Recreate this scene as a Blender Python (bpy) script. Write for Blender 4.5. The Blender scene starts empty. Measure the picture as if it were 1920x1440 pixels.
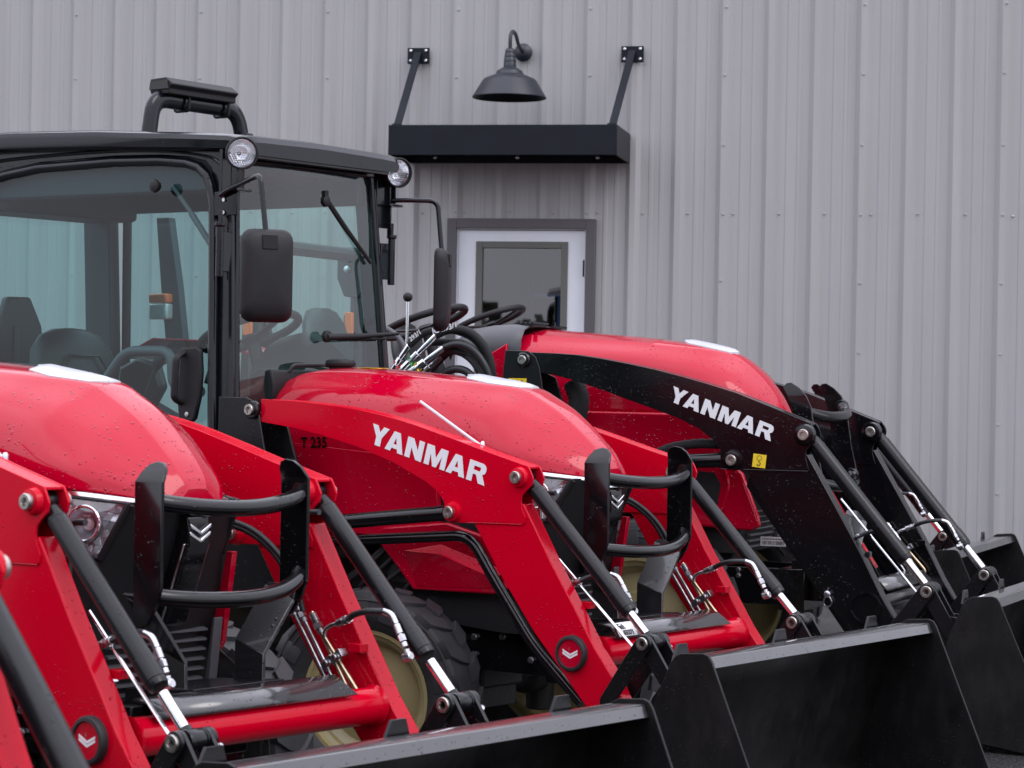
import bpy, bmesh, math, random
from mathutils import Vector, Matrix, Quaternion
R = math.radians
PI = math.pi
random.seed(7)
scene = bpy.context.scene
COL = scene.collection

# ------------------------------------------------------------------ camera
cam_d = bpy.data.cameras.new('camera')
cam = bpy.data.objects.new('camera', cam_d)
COL.objects.link(cam)
cam_d.sensor_width = 36.0
cam_d.lens = 4533.0 / 1920.0 * 36.0
cam_d.shift_y = -5.0 / 1920.0
cam_d.clip_start = 0.1
cam_d.clip_end = 600
cam.location = (0, 0, 1.43)
cam.matrix_world = Matrix.Translation((0, 0, 1.43)) @ Matrix.Rotation(R(90), 4, 'X') @ Matrix.Rotation(R(1.05), 4, 'Z')
cam_d.dof.use_dof = True
cam_d.dof.focus_distance = 8.6
cam_d.dof.aperture_fstop = 9.0
scene.camera = cam

# ------------------------------------------------------------------ world: overcast sky
SUN_EL, SUN_ROT = R(48), R(128)
world = bpy.data.worlds.new("World")
scene.world = world
world.use_nodes = True
nt = world.node_tree
for n in list(nt.nodes):
    nt.nodes.remove(n)
wo = nt.nodes.new('ShaderNodeOutputWorld')
bg = nt.nodes.new('ShaderNodeBackground')
sky = nt.nodes.new('ShaderNodeTexSky')
sky.sky_type = 'NISHITA'
sky.sun_disc = False
sky.sun_elevation = SUN_EL
sky.sun_rotation = SUN_ROT
tc = nt.nodes.new('ShaderNodeTexCoord')
mp = nt.nodes.new('ShaderNodeMapping')
mp.inputs['Scale'].default_value = (1, 1, 2.6)
nz = nt.nodes.new('ShaderNodeTexNoise')
nz.inputs['Scale'].default_value = 2.2
nz.inputs['Detail'].default_value = 6
cr = nt.nodes.new('ShaderNodeValToRGB')
cr.color_ramp.elements[0].position = 0.3
cr.color_ramp.elements[0].color = (8.1, 8.2, 9.5, 1)
cr.color_ramp.elements[1].position = 0.72
cr.color_ramp.elements[1].color = (12.3, 12.2, 13.6, 1)
mx = nt.nodes.new('ShaderNodeMixRGB')
mx.inputs[0].default_value = 0.88
nt.links.new(tc.outputs['Generated'], mp.inputs[0])
nt.links.new(mp.outputs[0], nz.inputs['Vector'])
nt.links.new(nz.outputs[0], cr.inputs[0])
nt.links.new(sky.outputs[0], mx.inputs[1])
nt.links.new(cr.outputs[0], mx.inputs[2])
# overcast luminance: the zenith brighter than the horizon
sepx = nt.nodes.new('ShaderNodeSeparateXYZ'); nt.links.new(tc.outputs['Generated'], sepx.inputs[0])
gr_ = nt.nodes.new('ShaderNodeMapRange'); gr_.inputs['From Min'].default_value = 0.0; gr_.inputs['From Max'].default_value = 0.8
gr_.inputs['To Min'].default_value = 0.55; gr_.inputs['To Max'].default_value = 1.25
nt.links.new(sepx.outputs[2], gr_.inputs[0])
vm_ = nt.nodes.new('ShaderNodeVectorMath'); vm_.operation = 'SCALE'
nt.links.new(mx.outputs[0], vm_.inputs[0]); nt.links.new(gr_.outputs[0], vm_.inputs['Scale'])
nt.links.new(vm_.outputs[0], bg.inputs[0])
bg.inputs[1].default_value = 0.15
nt.links.new(bg.outputs[0], wo.inputs[0])

sun_d = bpy.data.lights.new('sun', 'SUN')
sun_d.energy = 0.6
sun_d.angle = R(28)
sun_d.color = (1.0, 0.97, 0.93)
sun = bpy.data.objects.new('sun', sun_d)
COL.objects.link(sun)
sun.location = (-5, -10, 20)
# light comes from behind the camera, high
sd = Vector((math.sin(SUN_ROT) * math.cos(SUN_EL), math.cos(SUN_ROT) * math.cos(SUN_EL), math.sin(SUN_EL)))
sun.rotation_euler = sd.to_track_quat('Z', 'Y').to_euler()

scene.view_settings.view_transform = 'Standard'
scene.view_settings.look = 'None'
scene.view_settings.exposure = 0.40
scene.view_settings.gamma = 1.0
scene.view_settings.use_curve_mapping = False

# ------------------------------------------------------------------ materials
def new_mat(name):
    m = bpy.data.materials.new(name)
    m.use_nodes = True
    nt = m.node_tree
    p = nt.nodes['Principled BSDF']
    return m, nt, p

def add_drops(nt, p, scale=62.0, amount=0.42, dist=0.0016, base_bump=None):
    """beads of rain water: relief plus a slick of gloss where a bead sits"""
    tc = nt.nodes.new('ShaderNodeTexCoord')
    nzd = nt.nodes.new('ShaderNodeTexNoise'); nzd.inputs['Scale'].default_value = 30
    va = nt.nodes.new('ShaderNodeVectorMath'); va.operation = 'MULTIPLY_ADD'
    va.inputs[1].default_value = (0.012, 0.012, 0.012)
    vo = nt.nodes.new('ShaderNodeTexVoronoi'); vo.inputs['Scale'].default_value = scale
    nt.links.new(tc.outputs['Object'], nzd.inputs['Vector'])
    nt.links.new(nzd.outputs['Color'], va.inputs[0])
    nt.links.new(tc.outputs['Object'], va.inputs[2])
    nt.links.new(va.outputs[0], vo.inputs['Vector'])
    sep = nt.nodes.new('ShaderNodeSeparateColor')
    nt.links.new(vo.outputs['Color'], sep.inputs[0])
    # radius of the bead in a cell: zero for most cells
    mr = nt.nodes.new('ShaderNodeMapRange')
    mr.inputs['From Min'].default_value = 1.0 - amount
    mr.inputs['From Max'].default_value = 1.0
    mr.inputs['To Min'].default_value = 0.0
    mr.inputs['To Max'].default_value = 0.42
    nt.links.new(sep.outputs[0], mr.inputs['Value'])
    cl = nt.nodes.new('ShaderNodeTexNoise'); cl.inputs['Scale'].default_value = 9; cl.inputs['Detail'].default_value = 3
    nt.links.new(tc.outputs['Object'], cl.inputs['Vector'])
    cm = nt.nodes.new('ShaderNodeMapRange'); cm.inputs['From Min'].default_value = .42; cm.inputs['From Max'].default_value = .62
    cm.inputs['To Min'].default_value = .45; cm.inputs['To Max'].default_value = 1.0
    nt.links.new(cl.outputs[0], cm.inputs[0])
    ml = nt.nodes.new('ShaderNodeMath'); ml.operation = 'MULTIPLY'
    nt.links.new(mr.outputs[0], ml.inputs[0]); nt.links.new(cm.outputs[0], ml.inputs[1])
    sub = nt.nodes.new('ShaderNodeMath'); sub.operation = 'SUBTRACT'; sub.use_clamp = True
    nt.links.new(ml.outputs[0], sub.inputs[0]); nt.links.new(vo.outputs['Distance'], sub.inputs[1])
    pw = nt.nodes.new('ShaderNodeMath'); pw.operation = 'POWER'; pw.inputs[1].default_value = 0.5
    nt.links.new(sub.outputs[0], pw.inputs[0])
    bp = nt.nodes.new('ShaderNodeBump'); bp.inputs['Distance'].default_value = dist * 4
    bp.inputs['Strength'].default_value = 1.0
    nt.links.new(pw.outputs[0], bp.inputs['Height'])
    if base_bump is not None:
        nt.links.new(base_bump.outputs[0], bp.inputs['Normal'])
    nt.links.new(bp.outputs[0], p.inputs['Normal'])

def rough_var(nt, p, lo, hi, scale=6.0):
    tc = nt.nodes.new('ShaderNodeTexCoord')
    nz = nt.nodes.new('ShaderNodeTexNoise'); nz.inputs['Scale'].default_value = scale; nz.inputs['Detail'].default_value = 5
    mr = nt.nodes.new('ShaderNodeMapRange')
    mr.inputs['From Min'].default_value = 0.3; mr.inputs['From Max'].default_value = 0.7
    mr.inputs['To Min'].default_value = lo; mr.inputs['To Max'].default_value = hi
    nt.links.new(tc.outputs['Object'], nz.inputs['Vector'])
    nt.links.new(nz.outputs[0], mr.inputs[0])
    nt.links.new(mr.outputs[0], p.inputs['Roughness'])

def paint(name, col, lo=0.2, hi=0.32, coat=0.6, drops=True, amount=0.32, metallic=0.0, scale=62.0, spec=0.5, dist=0.0016):
    m, nt, p = new_mat(name)
    p.inputs['Base Color'].default_value = (*col, 1)
    p.inputs['Metallic'].default_value = metallic
    p.inputs['Coat Weight'].default_value = coat
    p.inputs['Coat Roughness'].default_value = 0.08
    p.inputs['Specular IOR Level'].default_value = spec
    rough_var(nt, p, lo, hi)
    if drops:
        add_drops(nt, p, scale=scale, amount=amount, dist=dist)
    return m

def plain(name, col, rough=0.5, metallic=0.0, noise=0.0, nscale=40.0, bump=0.0, spec=0.5):
    m, nt, p = new_mat(name)
    p.inputs['Roughness'].default_value = rough
    p.inputs['Metallic'].default_value = metallic
    p.inputs['Specular IOR Level'].default_value = spec
    if noise > 0 or bump > 0:
        tc = nt.nodes.new('ShaderNodeTexCoord')
        nz = nt.nodes.new('ShaderNodeTexNoise'); nz.inputs['Scale'].default_value = nscale; nz.inputs['Detail'].default_value = 6
        nt.links.new(tc.outputs['Object'], nz.inputs['Vector'])
        cr = nt.nodes.new('ShaderNodeValToRGB')
        cr.color_ramp.elements[0].position = 0.3; cr.color_ramp.elements[1].position = 0.7
        cr.color_ramp.elements[0].color = (*[c * (1 - noise) for c in col], 1)
        cr.color_ramp.elements[1].color = (*[min(1, c * (1 + noise)) for c in col], 1)
        nt.links.new(nz.outputs[0], cr.inputs[0])
        nt.links.new(cr.outputs[0], p.inputs['Base Color'])
        if bump > 0:
            bp = nt.nodes.new('ShaderNodeBump'); bp.inputs['Distance'].default_value = bump; bp.inputs['Strength'].default_value = 0.8
            nt.links.new(nz.outputs[0], bp.inputs['Height']); nt.links.new(bp.outputs[0], p.inputs['Normal'])
    else:
        p.inputs['Base Color'].default_value = (*col, 1)
    return m

def glass_mat(name, tint, ior=1.5, drops=True, rough=0.01, extra=0.0):
    m = bpy.data.materials.new(name); m.use_nodes = True
    nt = m.node_tree
    for n in list(nt.nodes): nt.nodes.remove(n)
    out = nt.nodes.new('ShaderNodeOutputMaterial')
    tr = nt.nodes.new('ShaderNodeBsdfTransparent'); tr.inputs[0].default_value = (*tint, 1)
    gl = nt.nodes.new('ShaderNodeBsdfGlossy'); gl.inputs['Roughness'].default_value = rough
    gl.inputs['Color'].default_value = (1, 1, 1, 1)
    fr = nt.nodes.new('ShaderNodeLayerWeight'); fr.inputs[0].default_value = .5
    pw5 = nt.nodes.new('ShaderNodeMath'); pw5.operation = 'POWER'; pw5.inputs[1].default_value = 4.2
    mul = nt.nodes.new('ShaderNodeMath'); mul.operation = 'MULTIPLY_ADD'; mul.inputs[1].default_value = .92; mul.inputs[2].default_value = .030 + extra; mul.use_clamp = True
    mix = nt.nodes.new('ShaderNodeMixShader')
    nt.links.new(fr.outputs['Facing'], pw5.inputs[0]); nt.links.new(pw5.outputs[0], mul.inputs[0]); nt.links.new(mul.outputs[0], mix.inputs[0])
    nt.links.new(tr.outputs[0], mix.inputs[1]); nt.links.new(gl.outputs[0], mix.inputs[2])
    nt.links.new(mix.outputs[0], out.inputs[0])
    if drops:
        class P: pass
        tc = nt.nodes.new('ShaderNodeTexCoord')
        vo = nt.nodes.new('ShaderNodeTexVoronoi'); vo.inputs['Scale'].default_value = 55
        nt.links.new(tc.outputs['Object'], vo.inputs['Vector'])
        sep = nt.nodes.new('ShaderNodeSeparateColor'); nt.links.new(vo.outputs['Color'], sep.inputs[0])
        mr = nt.nodes.new('ShaderNodeMapRange'); mr.inputs['From Min'].default_value = 0.86; mr.inputs['From Max'].default_value = 1.0
        mr.inputs['To Max'].default_value = 0.22
        nt.links.new(sep.outputs[0], mr.inputs[0])
        sb = nt.nodes.new('ShaderNodeMath'); sb.operation = 'SUBTRACT'; sb.use_clamp = True
        nt.links.new(mr.outputs[0], sb.inputs[0]); nt.links.new(vo.outputs['Distance'], sb.inputs[1])
        bp = nt.nodes.new('ShaderNodeBump'); bp.inputs['Distance'].default_value = 0.006
        nt.links.new(sb.outputs[0], bp.inputs['Height'])
        nt.links.new(bp.outputs[0], gl.inputs['Normal']); nt.links.new(bp.outputs[0], fr.inputs['Normal'])
    return m

M = {}
M['red'] = paint('red_paint', (0.445, 0.0004, 0.020), 0.05, 0.12, 0.14, amount=0.85, scale=82, spec=.34, dist=.0022)
M['red_arm'] = paint('red_loader_paint', (0.54, 0.0004, 0.016), 0.10, 0.17, 0.03, amount=0.6, scale=100, spec=.17, dist=.002)
M['black'] = paint('black_gloss_paint', (0.004, 0.004, 0.005), 0.10, 0.2, 0.08, amount=0.5, scale=110, spec=.42, dist=.0008)
M['black_wet'] = paint('black_wet_paint', (0.008, 0.008, 0.010), 0.26, 0.42, 0.9, amount=0.95, scale=72, dist=0.0030, spec=.8)
M['bucket_in'] = paint('black_bucket_inner_paint', (0.005, 0.005, 0.0055), 0.38, 0.62, 0.03, amount=0.4, scale=120, spec=0.25, dist=.0012)
def _wear(m):
    nt = m.node_tree; p = nt.nodes['Principled BSDF']
    tc = nt.nodes.new('ShaderNodeTexCoord'); mp = nt.nodes.new('ShaderNodeMapping'); mp.inputs['Scale'].default_value = (3, 3, 1.2)
    nz = nt.nodes.new('ShaderNodeTexNoise'); nz.inputs['Scale'].default_value = 5; nz.inputs['Detail'].default_value = 9; nz.inputs['Roughness'].default_value = .7
    cr = nt.nodes.new('ShaderNodeValToRGB'); cr.color_ramp.elements[0].position = .45; cr.color_ramp.elements[0].color = (.0045, .0045, .005, 1)
    cr.color_ramp.elements[1].position = .8; cr.color_ramp.elements[1].color = (.016, .014, .013, 1)
    nt.links.new(tc.outputs['Object'], mp.inputs[0]); nt.links.new(mp.outputs[0], nz.inputs['Vector']); nt.links.new(nz.outputs[0], cr.inputs[0]); nt.links.new(cr.outputs[0], p.inputs['Base Color'])
_wear(M['bucket_in'])
M['satin'] = paint('black_satin_paint', (0.006, 0.006, 0.0075), 0.24, 0.34, 0.04, amount=0.5, scale=110, spec=0.34, dist=.0008)
M['cabblack'] = paint('cab_frame_paint', (0.004, 0.005, 0.008), 0.12, 0.22, 0.1, amount=0.4, scale=120, dist=.0010, spec=.32)
M['plastic'] = plain('black_textured_plastic', (0.008, 0.0075, 0.009), 0.55, spec=.35, noise=0.15, nscale=300, bump=0.0006)
M['plasticgrey'] = plain('dark_grey_plastic', (0.075, 0.077, 0.085), 0.5, noise=0.08, nscale=200, bump=0.0003)
M['rubber'] = plain('tyre_rubber', (0.016, 0.016, 0.018), 0.62, noise=0.35, nscale=14, bump=0.001)
M['hose'] = plain('rubber_hose', (0.014, 0.014, 0.016), 0.45, noise=0.2, nscale=120, bump=0.0008)
M['sleeve'] = plain('fabric_hose_sleeve', (0.008, 0.008, 0.009), 0.8, noise=0.4, nscale=220, bump=0.002)
M['gold'] = paint('cream_gold_rim_paint', (0.27, 0.225, 0.105), 0.32, 0.45, 0.2, amount=0.1)
M['chrome'] = plain('chromed_steel', (0.78, 0.78, 0.80), 0.14, 1.0)
M['zinc'] = plain('zinc_plated_steel', (0.56, 0.56, 0.58), 0.28, 1.0, noise=0.18, nscale=60)
M['yzinc'] = plain('yellow_zinc_steel', (0.58, 0.46, 0.31), 0.3, 1.0, noise=0.2, nscale=60)
M['steel'] = plain('pin_steel', (0.42, 0.40, 0.37), 0.36, 1.0, noise=0.2, nscale=90)
M['cast'] = plain('dark_cast_iron', (0.014, 0.014, 0.015), 0.6, noise=0.3, nscale=40, bump=0.002)
M['white'] = plain('white_decal', (0.76, 0.76, 0.78), 0.4)
M['whiteplastic'] = plain('silver_white_emblem', (0.55, 0.56, 0.60), 0.22, noise=0.03, nscale=8)
M['yellow'] = plain('yellow_decal', (0.80, 0.56, 0.02), 0.45)
M['ink'] = plain('black_print', (0.01, 0.01, 0.01), 0.5)
M['green'] = plain('green_tie', (0.03, 0.35, 0.08), 0.4)
M['yellowtie'] = plain('yellow_tie', (0.85, 0.5, 0.02), 0.4)
M['bluetie'] = plain('blue_tie', (0.02, 0.12, 0.6), 0.4)
M['redtie'] = plain('red_tie', (0.7, 0.02, 0.03), 0.4)
M['amber'] = plain('amber_lens', (0.85, 0.16, 0.03), 0.15)
M['redlens'] = plain('red_lens', (0.6, 0.02, 0.01), 0.15)
M['clearlens'] = plain('frosted_lens', (0.62, 0.6, 0.6), 0.12, 0.3)
M['interior'] = plain('grey_cab_trim', (0.024, 0.032, 0.042), 0.6, noise=0.05, nscale=90)
M['seat'] = plain('seat_vinyl', (0.004, 0.006, 0.007), 0.42, noise=0.1, nscale=120)
M['glass'] = glass_mat('cab_glass', (0.62, 0.83, 0.82))
M['glass2'] = glass_mat('cab_windscreen_glass', (0.72, 0.92, 0.86), extra=.03)
M['doorglass'] = glass_mat('door_glass', (0.5, 0.5, 0.5), drops=False, extra=0.11)
M['lens'] = glass_mat('clear_lamp_lens', (0.96, 0.97, 0.99), drops=False, extra=0.07)
M['facet'] = plain('silvered_facets', (0.80, 0.80, 0.83), 0.2, 0.45)
M['mirror'] = plain('mirror_glass', (0.8, 0.8, 0.82), 0.02, 1.0)
M['doorwhite'] = plain('white_door_paint', (0.66, 0.68, 0.72), 0.42, noise=0.03, nscale=5)
M['trim'] = plain('brown_door_trim', (0.075, 0.068, 0.074), 0.45, noise=0.04, nscale=8)
M['glazebead'] = plain('olive_glazing_bead', (0.10, 0.10, 0.092), 0.5)
M['canopy'] = plain('blue_black_canopy_steel', (0.007, 0.009, 0.014), 0.42, noise=0.2, nscale=5, spec=.18)
M['lampblack'] = plain('blue_black_lamp_enamel', (0.013, 0.016, 0.024), 0.42)
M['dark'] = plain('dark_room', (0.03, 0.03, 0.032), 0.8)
M['bluesteel'] = plain('blue_shelf_steel', (0.04, 0.22, 0.60), 0.5)
M['tray'] = plain('silvered_lamp_tray', (0.42, 0.42, 0.45), 0.30, .8)
M['tan'] = plain('dry_grass', (0.14, 0.12, 0.085), 0.9)

def wall_mat():
    m, nt, p = new_mat('ribbed_steel_siding_paint')
    tc = nt.nodes.new('ShaderNodeTexCoord')
    mp = nt.nodes.new('ShaderNodeMapping'); mp.inputs['Scale'].default_value = (5, 5, 0.25)
    nz = nt.nodes.new('ShaderNodeTexNoise'); nz.inputs['Scale'].default_value = 2.0; nz.inputs['Detail'].default_value = 7
    cr = nt.nodes.new('ShaderNodeValToRGB')
    cr.color_ramp.elements[0].position = 0.25; cr.color_ramp.elements[0].color = (0.322, 0.318, 0.318, 1)
    cr.color_ramp.elements[1].position = 0.75; cr.color_ramp.elements[1].color = (0.360, 0.356, 0.355, 1)
    nt.links.new(tc.outputs['Object'], mp.inputs[0]); nt.links.new(mp.outputs[0], nz.inputs['Vector'])
    nt.links.new(nz.outputs[0], cr.inputs[0]); nt.links.new(cr.outputs[0], p.inputs['Base Color'])
    p.inputs['Roughness'].default_value = 0.42
    n2 = nt.nodes.new('ShaderNodeTexNoise'); n2.inputs['Scale'].default_value = 1.3
    nt.links.new(tc.outputs['Object'], n2.inputs['Vector'])
    bp = nt.nodes.new('ShaderNodeBump'); bp.inputs['Distance'].default_value = 0.012; bp.inputs['Strength'].default_value = 0.5
    nt.links.new(n2.outputs[0], bp.inputs['Height']); nt.links.new(bp.outputs[0], p.inputs['Normal'])
    return m
M['wall'] = wall_mat()

def ground_mat():
    m, nt, p = new_mat('wet_asphalt')
    tc = nt.nodes.new('ShaderNodeTexCoord')
    nz = nt.nodes.new('ShaderNodeTexNoise'); nz.inputs['Scale'].default_value = 90; nz.inputs['Detail'].default_value = 8
    cr = nt.nodes.new('ShaderNodeValToRGB')
    cr.color_ramp.elements[0].color = (0.018, 0.018, 0.019, 1); cr.color_ramp.elements[0].position = 0.35
    cr.color_ramp.elements[1].color = (0.085, 0.083, 0.082, 1); cr.color_ramp.elements[1].position = 0.75
    nt.links.new(tc.outputs['Object'], nz.inputs['Vector']); nt.links.new(nz.outputs[0], cr.inputs[0])
    nt.links.new(cr.outputs[0], p.inputs['Base Color'])
    n2 = nt.nodes.new('ShaderNodeTexNoise'); n2.inputs['Scale'].default_value = 0.8; n2.inputs['Detail'].default_value = 4
    mr = nt.nodes.new('ShaderNodeMapRange'); mr.inputs['From Min'].default_value = 0.4; mr.inputs['From Max'].default_value = 0.6
    mr.inputs['To Min'].default_value = 0.18; mr.inputs['To Max'].default_value = 0.6
    nt.links.new(tc.outputs['Object'], n2.inputs['Vector']); nt.links.new(n2.outputs[0], mr.inputs[0]); nt.links.new(mr.outputs[0], p.inputs['Roughness'])
    vo = nt.nodes.new('ShaderNodeTexVoronoi'); vo.inputs['Scale'].default_value = 70
    nt.links.new(tc.outputs['Object'], vo.inputs['Vector'])
    bp = nt.nodes.new('ShaderNodeBump'); bp.inputs['Distance'].default_value = 0.006
    nt.links.new(vo.outputs['Distance'], bp.inputs['Height']); nt.links.new(bp.outputs[0], p.inputs['Normal'])
    return m
M['ground'] = ground_mat()

# ------------------------------------------------------------------ mesh helpers
def catmull(pts, n=6):
    pts = [Vector(p) for p in pts]
    if len(pts) < 3: return pts
    out = []
    P = [pts[0] * 2 - pts[1]] + pts + [pts[-1] * 2 - pts[-2]]
    for i in range(1, len(P) - 2):
        p0, p1, p2, p3 = P[i-1], P[i], P[i+1], P[i+2]
        for k in range(n):
            t = k / n
            out.append(0.5 * ((2*p1) + (p2-p0)*t + (2*p0-5*p1+4*p2-p3)*t*t + (3*p1-p0-3*p2+p3)*t*t*t))
    out.append(pts[-1])
    return out

def fillet(pts, r=0.03, n=5):
    """straight runs with rounded bends"""
    pts = [Vector(p) for p in pts]
    out = [pts[0]]
    for i in range(1, len(pts) - 1):
        a, b, c = pts[i-1], pts[i], pts[i+1]
        d1 = (a - b); d2 = (c - b)
        rr = min(r, d1.length * 0.45, d2.length * 0.45)
        s = b + d1.normalized() * rr; e = b + d2.normalized() * rr
        for k in range(n + 1):
            t = k / n
            out.append(s * (1-t)**2 + b * 2*t*(1-t) + e * t*t)
    out.append(pts[-1])
    return out

class MB:
    def __init__(s): s.v = []; s.f = []; s.m = []
    def add(s, vs, fs, m=0):
        o = len(s.v)
        s.v += [tuple(v) for v in vs]
        for f in fs:
            s.f.append(tuple(o + i for i in f)); s.m.append(m)
        return s
    def box(s, x0, x1, y0, y1, z0, z1, m=0, M4=None):
        vs = [Vector((x, y, z)) for z in (z0, z1) for y in (y0, y1) for x in (x0, x1)]
        if M4 is not None: vs = [M4 @ v for v in vs]
        return s.add(vs, [(0, 2, 3, 1), (4, 5, 7, 6), (0, 1, 5, 4), (2, 6, 7, 3), (0, 4, 6, 2), (1, 3, 7, 5)], m)
    def prism(s, pts, v0, v1, m=0, axis='y'):
        """outline of (u, z) swept across v"""
        n = len(pts)
        if axis == 'y':
            vs = [(p[0], v0, p[1]) for p in pts] + [(p[0], v1, p[1]) for p in pts]
        elif axis == 'x':
            vs = [(v0, p[0], p[1]) for p in pts] + [(v1, p[0], p[1]) for p in pts]
        else:
            vs = [(p[0], p[1], v0) for p in pts] + [(p[0], p[1], v1) for p in pts]
        fs = [tuple(range(n))[::-1], tuple(range(n, 2*n))]
        for i in range(n):
            j = (i + 1) % n
            fs.append((i, j, n + j, n + i))
        return s.add(vs, fs, m)
    def tube(s, path, r, seg=12, caps=True, m=0, flat=None):
        path = [Vector(p) for p in path]
        n = len(path)
        rs = r if isinstance(r, (list, tuple)) else [r] * n
        t0 = (path[1] - path[0]).normalized()
        up = Vector((0, 0, 1)) if abs(t0.z) < 0.9 else Vector((0, 1, 0))
        nrm = t0.cross(up).normalized()
        vs = []
        prev = t0
        for i in range(n):
            if i == 0: t = t0
            elif i == n - 1: t = (path[i] - path[i-1]).normalized()
            else:
                t = ((path[i] - path[i-1]).normalized() + (path[i+1] - path[i]).normalized())
                t = t.normalized() if t.length > 1e-6 else prev
            q = prev.rotation_difference(t)
            nrm = (q @ nrm).normalized()
            prev = t
            b = t.cross(nrm).normalized()
            for k in range(seg):
                a = 2 * PI * k / seg
                if flat: vs.append(path[i] + nrm * (math.cos(a) * rs[i] * flat[0]) + b * (math.sin(a) * rs[i] * flat[1]))
                else: vs.append(path[i] + nrm * (math.cos(a) * rs[i]) + b * (math.sin(a) * rs[i]))
        fs = []
        for i in range(n - 1):
            for k in range(seg):
                k2 = (k + 1) % seg
                fs.append((i*seg + k, i*seg + k2, (i+1)*seg + k2, (i+1)*seg + k))
        if caps:
            fs.append(tuple(range(seg))[::-1]); fs.append(tuple((n-1)*seg + k for k in range(seg)))
        return s.add(vs, fs, m)
    def lathe(s, org, axis, prof, seg=24, m=0, caps=True):
        """prof = [(t, r)] along the axis"""
        org = Vector(org); ax = Vector(axis).normalized()
        up = Vector((0, 0, 1)) if abs(ax.z) < 0.9 else Vector((1, 0, 0))
        a1 = ax.cross(up).normalized(); a2 = ax.cross(a1).normalized()
        vs = []
        for t, r in prof:
            for k in range(seg):
                a = 2 * PI * k / seg
                vs.append(org + ax * t + a1 * (math.cos(a) * r) + a2 * (math.sin(a) * r))
        fs = []
        for i in range(len(prof) - 1):
            for k in range(seg):
                k2 = (k + 1) % seg
                fs.append((i*seg + k, (i+1)*seg + k, (i+1)*seg + k2, i*seg + k2))
        if caps:
            fs.append(tuple(range(seg))); fs.append(tuple((len(prof)-1)*seg + k for k in range(seg))[::-1])
        return s.add(vs, fs, m)
    def grid(s, rows, m=0, close=False):
        nr, nc = len(rows), len(rows[0])
        vs = [p for r in rows for p in r]
        fs = []
        for i in range(nr - 1):
            for j in range(nc - 1 + (1 if close else 0)):
                j2 = (j + 1) % nc
                fs.append((i*nc + j, i*nc + j2, (i+1)*nc + j2, (i+1)*nc + j))
        return s.add(vs, fs, m)
    def mirror(s, y=True):
        o = len(s.v)
        s.v += [(a, -b, c) for a, b, c in s.v]
        s.f += [tuple(o + i for i in f[::-1]) for f in s.f]
        s.m += s.m[:]
        return s

def ob(name, mb, mat, parent=None, bevel=0.0, angle=38, loc=None, rot=None, segs=2, weld=False, recalc=True, solid=0.0, kind=None):
    me = bpy.data.meshes.new(name)
    me.from_pydata(mb.v, [], mb.f)
    mats = mat if isinstance(mat, (list, tuple)) else [mat]
    for m in mats: me.materials.append(M[m])
    for p, mi in zip(me.polygons, mb.m): p.material_index = mi
    bm = bmesh.new(); bm.from_mesh(me)
    if weld: bmesh.ops.remove_doubles(bm, verts=bm.verts, dist=1e-5)
    if recalc: bmesh.ops.recalc_face_normals(bm, faces=bm.faces)
    bm.to_mesh(me); bm.free()
    for p in me.polygons: p.use_smooth = True
    me.set_sharp_from_angle(angle=R(angle))
    o = bpy.data.objects.new(name, me)
    COL.objects.link(o)
    if parent is not None: o.parent = parent
    if loc is not None: o.location = loc
    if rot is not None: o.rotation_euler = rot
    if solid:
        sm = o.modifiers.new('thickness', 'SOLIDIFY'); sm.thickness = solid; sm.offset = -1
    if bevel:
        bv = o.modifiers.new('bevel', 'BEVEL'); bv.width = bevel; bv.segments = segs; bv.limit_method = 'ANGLE'; bv.angle_limit = R(35)
        bv.harden_normals = False
    if kind: o['kind'] = kind
    return o

def tag(o, label=None, cat=None, group=None, kind=None):
    if label: o['label'] = label
    if cat: o['category'] = cat
    if group: o['group'] = group
    if kind: o['kind'] = kind
    return o

def empty(name, loc=(0, 0, 0), rz=0.0):
    o = bpy.data.objects.new(name, None)
    COL.objects.link(o); o.location = loc; o.rotation_euler = (0, 0, rz)
    o.empty_display_size = 0.2
    return o

def copy_tree(o, parent=None, skip=()):
    c = o.copy(); COL.objects.link(c)
    if parent is not None: c.parent = parent
    for ch in list(o.children):
        base = ch.name.split('.')[0]
        if base in skip: continue
        copy_tree(ch, c, skip)
    return c

def text_mesh(txt, size, name='lettering', bold=0.0):
    cu = bpy.data.curves.new('txt', 'FONT'); cu.body = txt; cu.size = size; cu.offset = bold
    cu.extrude = 0.0004
    t = bpy.data.objects.new('txt', cu); COL.objects.link(t)
    dg = bpy.context.evaluated_depsgraph_get()
    me = bpy.data.meshes.new_from_object(t.evaluated_get(dg))
    me.name = name
    bpy.data.objects.remove(t)
    return me

def text_ob(name, txt, size, mat, parent, mw, bold=0.0, kind=None):
    me = text_mesh(txt, size, name, bold)
    me.materials.clear(); me.materials.append(M[mat])
    o = bpy.data.objects.new(name, me); COL.objects.link(o)
    if parent is not None: o.parent = parent
    o.matrix_local = mw
    return o

# side-plane matrix: text x along +u (tilted by ang), text y up, facing -v
def side_m(u, v, z, ang=0.0):
    return Matrix.Translation((u, v, z)) @ Matrix.Rotation(-ang, 4, 'Y') @ Matrix.Rotation(R(90), 4, 'X')

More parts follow.
